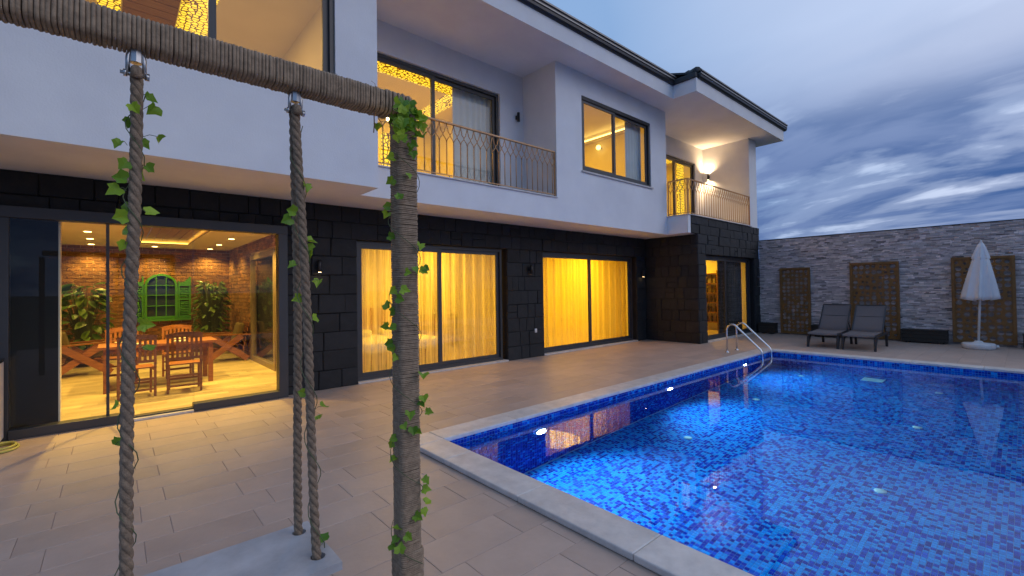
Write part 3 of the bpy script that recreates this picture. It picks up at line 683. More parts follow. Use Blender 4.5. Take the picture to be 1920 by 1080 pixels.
for kd, s_, z in br[:300]:
    o = link('brick', bme, parent=bw if kd == 'b' else bw2)
    if kd == 'b': o.location = (s_ - HO.x, Y1 + rng.uniform(-.006, .004) - HO.y, z)
    else: o.location = (X1 + rng.uniform(-.006, .004) - HO.x, s_ - HO.y, z); o.rotation_euler = (0, 0, -math.pi / 2)
bx_ = {'b': [], 's': []}
for kd, s_, z in br[300:]:
    d = .014 + rng.uniform(-.004, .006); q = (s_ - BL / 2, s_ + BL / 2)
    bx_[kd].append((q[0] - HO.x, q[1] - HO.x, Y1 - d - HO.y, Y1 - HO.y, z - BH / 2, z + BH / 2) if kd == 'b' else (X1 - d - HO.x, X1 - HO.x, q[0] - HO.y, q[1] - HO.y, z - BH / 2, z + BH / 2))
for kd, pa in (('b', bw), ('s', bw2)): tag(fast_boxes('brick_field', bx_[kd], [[rng.uniform(.65, 1.3)] * 3 for _ in bx_[kd]], m_brickrest, pa), kind='stuff')
# side door into the house
sdg = hgroup('interior_door')
mb = MB(); mb.box(2.40, 2.50, 9.92, 10.04, .012, 2.46).box(2.40, 2.50, 11.94, 12.06, .012, 2.46).box(2.40, 2.50, 10.04, 11.94, 2.34, 2.46).box(2.40, 2.50, 10.04, 11.94, .012, .12); hp(mb, 'frame', mat('tan_frame', (.20, .15, .10), .5), sdg)
mb = MB(); mb.box(2.44, 2.448, 10.04, 11.94, .12, 2.34); hp(mb, 'pane', m_glass, sdg)
mb = MB(); mb.box(2.55, 2.58, 9.8, 12.2, 0, ZC); hp(mb, 'passage_wall', m_stonejoint, sdg)
# dark return at the end of the glazing
mb = MB(); mb.box(-1.6, -.50, 7.63, 7.80, .012, ZC); hp(mb, 'end_pillar', m_stonejoint)
mb = MB(); mb.box(-.50, -.485, 7.63, 7.80, .012, ZC); hp(mb, 'pillar_trim', m_roomwall)
# recessed downlights
for x, y in ((-.37, 11.45), (-.38, 12.9), (-.40, 14.3), (.755, 14.25), (1.92, 11.42), (1.92, 12.98), (1.92, 14.35), (.75, 8.9), (-.38, 9.6), (1.92, 9.6)):
    mb = MB(); n = 16
    mb.lathe([(.055, -.004), (.055, 0), (.044, .002)], n, (x, y, ZC - .001)); hp(mb, 'downlight', m_down)
    lamp('downlight_spot', 'SPOT', (x, y, ZC - .03), 400 if y < 10 else 105, (1, .63, .12), target=(x, y, 0), spot_size=R(130), spot_blend=.7, shadow_soft_size=.04)
# arched window with green shutters on the brick wall
wg = hgroup('shuttered_window'); wx, wy, z0, zs_, hw = .905, Y1 - .03, .95, 1.78, .34
def arch(r, zb, n=16): return [(wx - r, zb)] + [(wx - r * math.cos(math.pi * i / n), zs_ + r * math.sin(math.pi * i / n) * .93) for i in range(n + 1)] + [(wx + r, zb)]
oi_, ii_ = arch(hw, z0), arch(hw - .055, z0 + .06)
mb = MB(); n = len(oi_); v = [(x, yy, z) for yy in (wy - .05, wy + .02) for ring_ in (oi_, ii_) for x, z in ring_]
f = []
for i in range(n):
    j = (i + 1) % n; f += [(i, j, n + j, n + i), (i, 2 * n + i, 2 * n + j, j), (n + i, n + j, 3 * n + j, 3 * n + i)]
mb.add(v, f); hp(mb, 'frame', m_green, wg)
mb = MB(); mb.quad(*[(x, wy - .005, z) for x, z in ii_]); hp(mb, 'pane', m_inglass, wg)
mb = MB()
for x in (wx - .10, wx + .10): mb.box(x - .011, x + .011, wy - .04, wy - .006, z0 + .06, zs_ + .24)
for z in (1.28, 1.55, 1.80): mb.box(wx - hw + .055, wx + hw - .055, wy - .038, wy - .008, z - .011, z + .011)
hp(mb, 'glazing_bars', m_green, wg)
mb = MB(); mb.box(wx - .62, wx + .62, wy - .10, wy + .02, z0 - .06, z0 - .005); hp(mb, 'sill', m_green, wg)
for s in (-1, 1):
    x0, x1 = (wx + s * (hw + .01), wx + s * (hw + .28)); x0, x1 = min(x0, x1), max(x0, x1)
    mb = MB(); mb.box(x0, x0 + .035, wy - .045, wy + .01, z0, 1.90).box(x1 - .035, x1, wy - .045, wy + .01, z0, 2.02 if s > 0 else 2.02).box(x0, x1, wy - .044, wy + .009, z0, z0 + .05).box(x0 + .035, x1 - .035, wy - .044, wy + .009, 1.42, 1.46)
    xi, xo = (x0, x1) if s > 0 else (x1, x0)
    pts = [(xi, 1.86), (xi + (xo - xi) * .5, 1.90), (xo, 2.03), (xo, 1.78), (xi, 1.78)]
    mb.add([(x, yy, z) for yy in (wy - .046, wy + .011) for x, z in pts], [(0, 1, 2, 3, 4), (9, 8, 7, 6, 5), (0, 5, 6, 1), (1, 6, 7, 2)])
    hp(mb, 'shutter', m_green, wg)
    for k in range(17):
        z = z0 + .07 + k * .044
        if abs(z - 1.44) < .03: continue
        mb = MB(); mb.obox(((x0 + x1) / 2, wy - .02, z), (x1 - x0 - .07, .05, .008), Matrix.Rotation(R(38), 3, 'X')); hp(mb, 'slat', m_green, wg)
mb = MB(); mb.box(-2.05, -1.0, Y1 - .08, Y1 - .02, .9, 2.05); hp(mb, 'green_shutter', m_green)

# ---- furniture in the dining room
def table():
    t = empty('dining_table', (.60, 10.05, .012)); tag(t, 'long reddish wooden dining table between slatted chairs behind the glass', 'table')
    for i in range(5): MB().box(-.80, .80, -.40 + .162 * i, -.40 + .162 * (i + 1) - .006, .70, .74).build('plank', m_wood, t)
    MB().box(-.72, .72, -.34, -.31, .62, .70).box(-.72, .72, .31, .34, .62, .70).box(-.72, -.69, -.31, .31, .62, .70).box(.69, .72, -.31, .31, .62, .70).build('apron', m_wood, t)
    for sx in (-1, 1):
        for sy in (-1, 1): MB().box(sx * .70 - .035, sx * .70 + .035, sy * .33 - .035, sy * .33 + .035, 0, .70).build('leg', m_wood, t)
table()
def chair(loc, rz, label, group):
    t = empty('dining_chair', loc, rz=rz); tag(t, label, 'chair', group)      # back at local -Y
    for s in (-1, 1):
        MB().bar((s * .215, -.19, 0), (s * .215, -.215, .94), .032, .030, (0, 1, 0)).build('rear_leg', m_wood, t)
        MB().bar((s * .20, .20, 0), (s * .20, .17, .45), .030, .030, (0, 1, 0)).build('front_leg', m_wood, t)
        MB().bar((s * .215, -.2, .42), (s * .20, .2, .42), .03, .04).build('seat_rail', m_wood, t)
    for i in range(6): MB().box(-.21, .21, -.19 + .068 * i, -.13 + .068 * i, .44, .458).build('seat_slat', m_wood, t)
    tr = MB(); pts = [(-.235 + .047 * i, -.218 - .03 * math.sin(math.pi * i / 10), .90 + .035 * math.sin(math.pi * i / 10)) for i in range(11)]
    for a, c in zip(pts, pts[1:]): tr.bar(a, c, .024, .075)
    tr.build('top_rail', m_wood, t)
    MB().box(-.205, .205, -.222, -.202, .53, .57).build('back_rail', m_wood, t)
    for i in range(6): MB().bar((-.155 + .062 * i, -.213, .55), (-.155 + .062 * i, -.235, .90), .034, .012, (0, 1, 0)).build('back_slat', m_wood, t)
    for y, z in ((-.2, .10), (-.2, .26), (.19, .16)): MB().box(-.2, .2, y - .011, y + .011, z, z + .03).build('stretcher', m_wood, t)
    return t
chair((.25, 9.12, .012), R(3), 'slatted wooden chair with its back to the glass, partly behind the ivy rope', 'wooden chairs round the dining table')
chair((.86, 9.12, .012), R(-4), 'slatted wooden chair with its back to the glass, beside the open floor', 'wooden chairs round the dining table')
chair((.10, 10.72, .012), R(178), 'wooden chair on the far table side below the left green shutter', 'wooden chairs round the dining table')
chair((.92, 10.72, .012), R(182), 'wooden chair on the far table side in front of the arched window', 'wooden chairs round the dining table')
def xchair(loc, rz, label):
    t = empty('lounge_chair', loc, rz=rz); tag(t, label, 'armchair', 'crossed leg lounge chairs')     # faces +X
    for s in (-1, 1):
        y = s * .30
        MB().bar((-.42, y, .04), (.30, y, .60), .125, .04, (0, 1, 0)).build('leg', m_wood, t)
        MB().bar((.42, y + s * .042, .04), (-.30, y + s * .042, .58), .125, .04, (0, 1, 0)).build('leg', m_wood, t)
        MB().bar((-.50, y, .60), (.48, y, .645), .09, .028).build('armrest', m_wood, t)
    for i in range(6): MB().bar((.32 - .11 * i, -.27, .36 - .035 * i), (.32 - .11 * i, .27, .36 - .035 * i), .09, .02).build('seat_slat', m_wood, t)
    for i in range(6): MB().bar((-.34 - .022 * i, -.27, .28 + .11 * i), (-.34 - .022 * i, .27, .28 + .11 * i), .02, .09).build('back_slat', m_wood, t)
    c = MB(); c.obox((-.27, 0, .62), (.13, .50, .50), Matrix.Rotation(R(-14), 3, 'Y')); c.build('back_cushion', m_cushion, t, bevel=.05)
    c = MB(); c.obox((.05, 0, .36), (.60, .50, .11), Matrix.Rotation(R(-14), 3, 'Y')); c.build('seat_cushion', m_cushion, t, bevel=.04)
xchair((-.46, 12.35, .012), 0, 'crossed leg wooden lounge chair with olive cushion below the broad leaved plant')
xchair((1.92, 12.35, .012), math.pi, 'crossed leg wooden lounge chair with olive cushion next to the glass door')
for i, (x, y) in enumerate(((.25, 9.78), (.86, 9.78), (.12, 10.32), (.92, 10.32))):
    o = MB().lathe([(.06, 0), (.115, .012), (.125, .018), (.11, .016), (.06, .008)], 20, (0, 0, 0)).build('plate', m_plate, smooth=True); o.location = (x, y, .753); tag(o, 'white plate laid on the dining table', 'plate', 'plates laid on the dining table')
    o = MB().lathe([(.028, 0), (.028, .004), (.005, .01), (.005, .07), (.03, .10), (.034, .15), (.030, .17), (.029, .17), (.032, .15), (.02, .10)], 14).build('wine_glass', m_glass, smooth=True); o.location = (x + .17, y + .1 * (1 if i < 2 else -1), .753); tag(o, 'stemmed glass standing beside a plate on the dining table', 'glass', 'glasses on the dining table')
# potted plants
def big_leaf():
    mb = MB(); n = 7; pts = []
    for i in range(n):
        t_ = i / (n - 1); w_ = .42 * math.sin(math.pi * min(1, t_ * .93 + .05)) ** .8 * .62; z = -.35 * t_ * t_
        pts += [(t_, -w_, z + .06 * w_), (t_, 0, z - .03), (t_, w_, z + .06 * w_)]
    f = []
    for i in range(n - 1): f += [(3 * i, 3 * i + 1, 3 * i + 4, 3 * i + 3), (3 * i + 1, 3 * i + 2, 3 * i + 5, 3 * i + 4)]
    mb.add(pts, f); me = mb.mesh('leaf'); me.materials.append(m_plant); me.polygons.foreach_set('use_smooth', [True] * len(me.polygons)); return me
LEAF = big_leaf()
def plant(loc, h, rad, nl, size, label, seed, low=.25):
    rr = random.Random(seed); t = empty('potted_plant', loc); tag(t, label, 'plant')
    MB().lathe([(.13, 0), (.17, .26), (.18, .30), (.16, .30), (.15, .26)], 20).build('pot', m_pot, t, True)
    st = MB()
    for i in range(nl):
        u = low + (1 - low) * rr.random() ** .8; a = rr.uniform(0, 6.283); rd = rad * (.35 + .65 * math.sin(math.pi * min(1, u * .85)))
        base_ = Vector((.05 * math.cos(a), .05 * math.sin(a), .28)); p = Vector((rd * .55 * math.cos(a), rd * .55 * math.sin(a), h * u))
        mid = (base_ + p) / 2 + Vector((0, 0, .12)); st.tube([base_, mid, p], .006, 5)
        o = link('leaf', LEAF, parent=t); o.location = p; s = size * rr.uniform(.7, 1.15); o.scale = (s, s, s); o.rotation_euler = (rr.uniform(-.5, .5), rr.uniform(-.5, .5), a + rr.uniform(-.6, .6))
    st.build('stem', m_ivystem, t)
plant((-.50, 13.75, .012), 1.85, .52, 120, .27, 'tall broad leaved pot plant against the brick wall behind a lounge chair', 3)
plant((1.88, 13.85, .012), 1.85, .56, 290, .15, 'bushy small leaved pot plant in the brick room corner near the door', 4)
# curtains
def curtain(x0, x1, y, z0, z1, m, label, amp=.035, n=60):
    mb = MB(); k = 0; N_ = n * 6
    top = []; bot = []
    for i in range(N_ + 1):
        x = x0 + (x1 - x0) * i / N_; ph = i / 6 * math.pi; a = amp * (.7 + .5 * math.sin(i * .037 + x0)); yy = y + a * math.sin(ph + .6 * math.sin(i * .11))
        top.append((x, yy, z1)); bot.append((x, yy + .3 * a * math.sin(i * .21), z0))
    v = top + bot; f = [(i, i + 1, N_ + 2 + i, N_ + 1 + i) for i in range(N_)]
    c0 = Vector(((x0 + x1) / 2, y, z0)); me = bpy.data.meshes.new('curtain'); me.from_pydata([tuple(Vector(p) - c0) for p in v], [], f)
    o = link('curtain', me, m, None, True); o.location = c0; tag(o, label, 'curtain', 'curtains inside the house'); return o
curtain(3.15, 6.42, 7.93, .03, 2.70, m_sheer, 'sheer gold lit string curtain behind the sliding door next to the dining room', .06, 24)
curtain(7.62, 11.45, 7.93, .03, 2.70, m_dense, 'dense gold lit curtain behind the sliding door nearest the inner corner', .07, 30)
curtain(14.1, 15.8, 6.32, .03, 2.70, m_darkdrape, 'dark brown drape behind the tower ground floor door', .04, 20)
curtain(5.28, 6.33, 7.80, ZF + .03, 6.15, m_drape, 'blind coloured like reflected pale sky across half of the long balcony door', .02, 14)  # its pale colour imitates the sky reflection in this pane
curtain(9.95, 10.68, 6.80, 3.60, 6.25, m_drape, 'pale grey blind at the side of the square upper window', .03, 12)
# chandelier in the room behind the string curtain
ch = empty('chandelier', (4.35, 9.3, 2.745)); tag(ch, 'ring shaped lit crystal chandelier glimpsed through the string curtain', 'chandelier')
MB().tube([(.34 * math.cos(6.283 * i / 28), .34 * math.sin(6.283 * i / 28), -.22) for i in range(28)], .014, 6, True).build('ring', m_bronze, ch)
MB().tube([(0, 0, 0), (0, 0, -.12), (.34, 0, -.22)], .006, 5).tube([(0, 0, -.12), (-.34, 0, -.22)], .006, 5).build('hanger', m_bronze, ch)
for i in range(12):
    a = 6.283 * i / 12; o = MB().lathe([(.006, 0), (.022, .03), (.024, .06), (.012, .10)], 8).build('bulb', m_bulb, ch, True); o.location = (.34 * math.cos(a), .34 * math.sin(a), -.21)
# shelf with bottles in the tower room
sh = empty('bottle_shelf', (16.0, 7.45, .02)); tag(sh, 'narrow wall shelf stacked with bottles inside the tower ground floor', 'shelf')
MB().box(-.22, -.19, -.34, -.31, 0, 2.1).box(-.22, -.19, .31, .34, 0, 2.1).build('upright', m_wood, sh)
for k in range(6): MB().box(-.22, 0, -.31, .31, .28 + .34 * k, .30 + .34 * k).build('shelf_board', m_wood, sh)
bb = MB().lathe([(.036, 0), (.038, .02), (.038, .17), (.014, .22), (.013, .28), (.016, .285)], 10).mesh('bottle'); bb.materials.append(m_bottle)
for k in range(5):
    for j in range(4):
        if rng.random() < .85: o = link('bottle', bb); o.location = (15.89 + rng.uniform(-.02, .02), 7.23 + .15 * j + rng.uniform(-.03, .03), .322 + .34 * k); tag(o, 'dark bottle standing on the shelf inside the tower ground floor', 'bottle', 'bottles on the tower shelf')
# wall lamps
def sconce(loc, face, label, on=0, two=True):
    """up/down cylinder lamp; face = direction away from the wall"""
    t = empty('wall_lamp', loc); tag(t, label, 'wall lamp', 'cylinder wall lamps'); f_ = Vector(face)
    MB().bar((0, 0, 0), f_ * .05, .05, .08).build('bracket', m_sconce, t)
    c = f_ * .075
    MB().lathe([(.030, -.10), (.032, -.10), (.032, .10), (.030, .10), (.026, .095), (.026, -.095)], 18, c).build('body', m_sconce, t, True)
    if on:
        for s in ((1, -1) if two else (-1,)):
            MB().lathe([(.023, -.002), (.023, .002)], 14, (c.x, c.y, s * .099)).build('lens', m_bulb, t)
            lamp('sconce_spot', 'SPOT', (c.x, c.y, s * .11), on, (1, .66, .34), t, target=(c.x - f_.x * .06, c.y - f_.y * .06, s * 2), spot_size=R(158), spot_blend=1.0, shadow_soft_size=.04)
sconce((6.84, 7.55, 5.45), (0, -1, 0), 'unlit black cylinder lamp on the long balcony back wall')
sconce((15.72, 7.30, 5.40), (-1, 0, 0), 'lit cylinder lamp glowing on the tower balcony side wall', 85)
sconce((2.47, 7.545, 2.0), (0, -1, 0), 'faintly lit lamp on dark stone between dining room and string curtain door', .06, False)
sconce((7.17, 7.545, 2.03), (0, -1, 0), 'unlit lamp on the dark stone pier between the two curtained doors')
sconce((11.74, 7.545, 1.98), (0, -1, 0), 'faintly lit lamp on dark stone in the inner corner by the tower', .06, False)
o = MB().box(-.035, .035, -.02, 0, -.045, .045).build('wall_socket', m_whiteplastic, bevel=.006); MB().box(-.02, .02, -.024, -.02, -.022, .022).build('socket_cover', m_cabinet, o); o.location = (7.34, 7.545, .61); tag(o, 'small white wall socket low on the dark stone pier', 'socket')

# ================================================================== GARDEN WALL and what stands before it
GX, GZ, GY0, GY1 = 16.3, 3.06, -4.5, 5.92
gw = MB().box(GX, GX + .25, GY0, GY1, 0, GZ).build('garden_wall', m_ledgejoint); tag(gw, 'long boundary wall clad in thin pale grey ledge stones', 'wall')
MB().box(GX - .03, GX + .27, GY0, GY1, GZ, GZ + .025).build('cap', m_roof, gw)
lv = []
for i in range(10):
    j = lambda s: rng.uniform(-s, s); mb = MB()
    sg = ((-1, -1), (1, -1), (1, 1), (-1, 1))
    v = [(0, .5 * a, .5 * c) for a, c in sg] + [(-.75 + j(.2), .5 * a * .995, .5 * c * .96) for a, c in sg] + [(-1 + j(.25), .5 * a * .97, .5 * c * .75 + j(.08)) for a, c in sg]
    f = [(0, 4, 5, 1), (1, 5, 6, 2), (2, 6, 7, 3), (3, 7, 4, 0), (4, 8, 9, 5), (5, 9, 10, 6), (6, 10, 11, 7), (7, 11, 8, 4), (8, 11, 10, 9)]
    mb.add(v, f); me = mb.mesh('stone'); me.materials.append(m_ledge); lv.append(me)
ls = []; z = .0
while z < GZ - .02:
    h = min(rng.uniform(.020, .042), GZ - z); y = GY0 - rng.uniform(0, .3)
    while y < GY1:
        ln = rng.uniform(.06, .26); a, c = max(y, GY0), min(y + ln, GY1)
        if c - a > .02: ls.append((a, c, z, z + h))
        y += ln
    z += h
def ledge_score(q):
    p = proj((GX, (q[0] + q[1]) / 2, (q[2] + q[3]) / 2))
    return (q[1] - q[0]) * (q[3] - q[2]) / p[2] ** 2 if p and p[0] < 1920 else 0
ls.sort(key=ledge_score, reverse=True)
for a, c, z0, z1 in ls[:300]:
    o = link('stone', lv[rng.randrange(10)], parent=gw); o.location = (GX, (a + c) / 2, (z0 + z1) / 2); o.scale = (rng.uniform(.012, .034), c - a - .003, z1 - z0 - .003)
tone = [[q, q * rng.uniform(.96, 1.0), q * rng.uniform(.94, 1.02)] for q in (min(1.5, max(.28, rng.gauss(1.05, .30))) for _ in ls[300:])]
tag(fast_boxes('ledge_stones', [(GX - rng.uniform(.008, .032), GX, a + .0015, c - .0015, z0 + .0015, z1 - .0015) for a, c, z0, z1 in ls[300:]], tone, m_ledgerest, gw), kind='stuff')

def fret_panel(y0, y1, z0, z1, seed, label, cell=.145):
    """sheet-metal screen with round cut-outs of mixed size, in a raised frame; stands against the wall"""
    rr = random.Random(seed); x = GX - .09; t = empty('lattice_panel', (x, (y0 + y1) / 2, z0)); tag(t, label, 'panel', 'rust coloured lattice panels along the garden wall')
    W_, H_ = y1 - y0, z1 - z0; fw = .06
    MB().box(-.025, .025, -W_ / 2, -W_ / 2 + fw, 0, H_).box(-.025, .025, W_ / 2 - fw, W_ / 2, 0, H_).box(-.025, .025, -W_ / 2 + fw, W_ / 2 - fw, 0, fw).box(-.025, .025, -W_ / 2 + fw, W_ / 2 - fw, H_ - fw, H_).build('frame', m_corten, t, bevel=.003)
    ny, nz = max(2, round((W_ - 2 * fw) / cell)), max(2, round((H_ - 2 * fw) / cell)); cy_, cz_ = (W_ - 2 * fw) / ny, (H_ - 2 * fw) / nz; n = 12; mb = MB()
    for i in range(ny):
        for k in range(nz):
            c0, c1 = -W_ / 2 + fw + (i + .5) * cy_, fw + (k + .5) * cz_; r = min(cy_, cz_) * rr.choice((.24, .33, .40, .44)); ou = []; inn = []
            oy, oz = rr.uniform(-1, 1) * (min(cy_, cz_) * .47 - r), rr.uniform(-1, 1) * (min(cy_, cz_) * .47 - r)
            for q in range(n):
                a = 2 * math.pi * (q + .5) / n; s = 1 / max(abs(math.cos(a)), abs(math.sin(a)))
                ou.append((c0 + cy_ / 2 * math.cos(a) * s, c1 + cz_ / 2 * math.sin(a) * s)); inn.append((c0 + oy + r * math.cos(a), c1 + oz + r * math.sin(a)))
            v = [(-.004, *p) for p in ou] + [(-.004, *p) for p in inn] + [(.006, *p) for p in inn]
            # square corners
            f = []
            for q in range(n):
                j = (q + 1) % n; f += [(q, j, n + j, n + q), (n + q, n + j, 2 * n + j, 2 * n + q)]
            k0 = len(mb.v); mb.add(v, f)
            for (sy, sz), q in (((1, 1), 1), ((-1, 1), 4), ((-1, -1), 7), ((1, -1), 10)):
                mb.add([(-.004, *ou[q - 1]) if q - 1 >= 0 else 0, (-.004, c0 + sy * cy_ / 2, c1 + sz * cz_ / 2), (-.004, *ou[q])], [(0, 1, 2)])
    mb.build('screen', m_corten, t)
fret_panel(4.43, 5.28, .03, 2.12, 1, 'narrow rust coloured lattice panel nearest the villa tower', .12)
fret_panel(2.31, 3.42, .03, 2.19, 2, 'wide rust coloured lattice panel behind the two loungers')
fret_panel(.17, 1.28, .06, 2.22, 3, 'wide rust coloured lattice panel behind the closed parasol')
def planter(y0, y1, label):
    t = empty('planter_box', (16.08, (y0 + y1) / 2, 0)); tag(t, label, 'planter', 'dark planter boxes along the wall'); w_ = (y1 - y0) / 2
    for k in range(3): MB().box(-.15, .15, -w_, w_, .035 + .098 * k, .035 + .098 * k + .092).build('board', m_planter, t)
    MB().box(-.165, .165, -w_ - .01, w_ + .01, .328, .352).build('rim', m_planter, t)
    for s in (-1, 1): MB().box(-.13, .13, s * (w_ - .12) - .04, s * (w_ - .12) + .04, 0, .035).build('foot', m_planter, t)
planter(5.38, 5.86, 'short dark planter box between the tower and the narrow panel'); planter(3.50, 4.36, 'dark planter box between the narrow panel and the loungers panel')
planter(1.36, 2.26, 'dark planter box between the two wide lattice panels'); planter(-1.6, .08, 'dark planter box past the panel behind the parasol')
def lounger(y, label, back=52):
    t = empty('sun_lounger', (13.32, y, 0)); tag(t, label, 'sun lounger', 'pair of grey loungers by the pool'); w_ = .315
    for s in (-1, 1):
        MB().bar((-.02, s * w_, .325), (1.55, s * w_, .335), .045, .05).build('side_rail', m_aludark, t, bevel=.008)
        MB().bar((.01, s * w_, .31), (-.03, s * w_, 0), .05, .05, (0, 1, 0)).bar((.22, s * w_, .31), (.0, s * w_, .03), .03, .03, (0, 1, 0)).build('front_leg', m_aludark, t, bevel=.006)
        MB().bar((1.25, s * w_, .31), (1.30, s * w_, 0), .07, .05, (0, 1, 0)).build('rear_leg', m_aludark, t, bevel=.006)
        MB().bar((.86, s * (w_ - .01), .37), (.86 + .80 * math.cos(R(back)), s * (w_ - .01), .37 + .80 * math.sin(R(back))), .03, .035).build('back_rail', m_aludark, t)
        MB().bar((1.12, s * (w_ - .03), .66), (1.38, s * (w_ - .03), .36), .02, .02).build('back_prop', m_aludark, t)
    def sling(pts, name):
        mb = MB(); n = len(pts); v = []
        for th in (0, -.012):
            for x, z in pts:
                for q in range(7): u = q / 6 * 2 - 1; v.append((x, u * (w_ - .005), z + th - .012 * (1 - u * u)))
        f = []
        for i in range(n - 1):
            for q in range(6): a = i * 7 + q; f += [(a, a + 1, a + 8, a + 7), (n * 7 + a, n * 7 + a + 7, n * 7 + a + 8, n * 7 + a + 1)]
        f += [(q, n * 7 + q, n * 7 + q + 1, q + 1) for q in range(6)] + [((n - 1) * 7 + q, (n - 1) * 7 + q + 1, n * 7 + (n - 1) * 7 + q + 1, n * 7 + (n - 1) * 7 + q) for q in range(6)]
        mb.add(v, f); mb.build(name, m_sling, t, True)
    sling([(-.05, .335), (-.02, .375), (.2, .372), (.5, .38), (.84, .395)], 'seat_sling')
    ca, sa = math.cos(R(back)), math.sin(R(back)); sling([(.88 + r * ca - .01 * math.sin(r * 9), .40 + r * sa) for r in (0, .12, .3, .45, .46, .6, .78, .80)], 'back_sling')
    MB().tube([(.88 + .80 * ca, -w_, .40 + .80 * sa), (.88 + .80 * ca, w_, .40 + .80 * sa)], .016, 8).build('head_bar', m_aludark, t)
    MB().tube([(.89 + .46 * ca, -w_ + .01, .385 + .46 * sa), (.89 + .46 * ca, w_ - .01, .385 + .46 * sa)], .012, 8).build('cross_bar', m_aludark, t)
lounger(3.40, 'grey sling lounger closer to the narrow panel, backrest raised'); lounger(2.67, 'grey sling lounger in front of the wide panel, backrest raised', 51)
# closed parasol
pa = empty('parasol', (15.45, .785, 0)); tag(pa, 'closed white parasol on a round white base in front of the lattice panel', 'parasol')
MB().lathe([(.26, 0), (.285, .02), (.29, .11), (.275, .135), (.10, .145), (.06, .19), (.04, .19)], 36).build('base', m_whiteplastic, pa, True)
MB().tube([(.12, -.27, .05), (.13, -.33, .07)], .035, 10).build('filler_cap', m_whiteplastic, pa, True)
lean = Vector((0, -.09, 2.50))
MB().tube([(0, 0, .1), Vector((0, -.045, 1.25)), lean], .024, 12).build('pole', m_whiteplastic, pa, True)
def canopy(z0, z1, r0, r1, name, nf=8, seed=2):
    mb = MB(); n = nf * 12; lv_ = 14; v = []; rr = random.Random(seed); ph = [rr.uniform(.75, 1.2) for _ in range(nf)]; bo = [rr.uniform(-.02, .02) for _ in range(nf)]
    for i in range(lv_ + 1):
        t_ = i / lv_; z = z1 + (z0 - z1) * t_; rad = r1 + (r0 - r1) * t_ ** .85
        for j in range(n):
            a = 2 * math.pi * j / n; k = (j * nf // n) % nf; fold = abs(math.sin(nf * a / 2)) ** .8
            rj = rad * (1 - .40 * t_ ** .6 * fold * ph[k]) ; c = lean * (z / lean.z) if z < lean.z else lean
            v.append((c.x + rj * math.cos(a), lean.y * z / lean.z + rj * math.sin(a), z + (bo[k] - .03 * fold) * t_))
    f = [(i * n + j, (i + 1) * n + j, (i + 1) * n + (j + 1) % n, i * n + (j + 1) % n) for i in range(lv_) for j in range(n)]
    mb.add(v, f); o = mb.build(name, m_canvas, pa, True); s = o.modifiers.new('s', 'SOLIDIFY'); s.thickness = .004
canopy(1.19, 2.47, .345, .045, 'canopy'); canopy(2.14, 2.50, .165, .045, 'top_vent', seed=5)
MB().lathe([(.03, 0), (.034, .03), (.018, .06), (.022, .08), (.004, .10)], 14, (0, -.092, 2.485)).build('finial', m_whiteplastic, pa, True)
# pool ladder
ld = empty('pool_ladder', (11.23, 4.74, 0)); tag(ld, 'polished steel ladder rails curving over the pool corner coping', 'ladder')
for s in (-1, 1):
    x = s * .27
    pts = [(x, 0, 0), (x, 0, .52)] + [(x, -.13 + .13 * math.cos(a), .52 + .15 * math.sin(a)) for a in [R(q) for q in range(15, 136, 15)]]
    pts += [(x, -.74, .13), (x, -.77, .07), (x, -.78, .0), (x, -.78, -1.1)]
    MB().tube(pts, .021, 12).build('rail', m_chrome, ld, True)
    MB().lathe([(.05, 0), (.05, .008), (.03, .02), (.022, .03)], 18, (x, 0, 0)).build('flange', m_chrome, ld, True)
for z in (-.35, -.62, -.89): MB().box(-.26, .26, -.83, -.75, z, z + .025).build('step', m_chrome, ld, bevel=.006)
# left edge: end of an outdoor kitchen counter, coil of hose
kc = empty('kitchen_counter', (-1.5, 7.05, 0)); tag(kc, 'end of a white outdoor kitchen counter beside the terrace glazing', 'counter')
MB().box(-.60, .595, -.30, .32, .06, .88).build('cabinet', m_cabinet, kc); MB().box(-.63, .60, -.34, .33, .882, .92).build('worktop', m_worktop, kc, bevel=.005); MB().box(-.58, .57, -.26, .30, 0, .06).build('plinth', m_worktop, kc)
for i in range(2): MB().box(-.58 + .59 * i, -.02 + .59 * i, -.318, -.302, .09, .86).build('door', m_cabinet, kc, bevel=.003)
ho = MB()
for k in range(2): ho.tube([((.11 - .02 * k) * math.cos(6.283 * i / 36), (.17 - .03 * k) * math.sin(6.283 * i / 36), .014 + .024 * k) for i in range(36)], .012, 8, True)
o = ho.build('garden_hose', m_hose, smooth=True); o.location = (-.87, 7.05, 0); tag(o, 'small coil of yellow hose lying on the terrace tiles', 'hose')

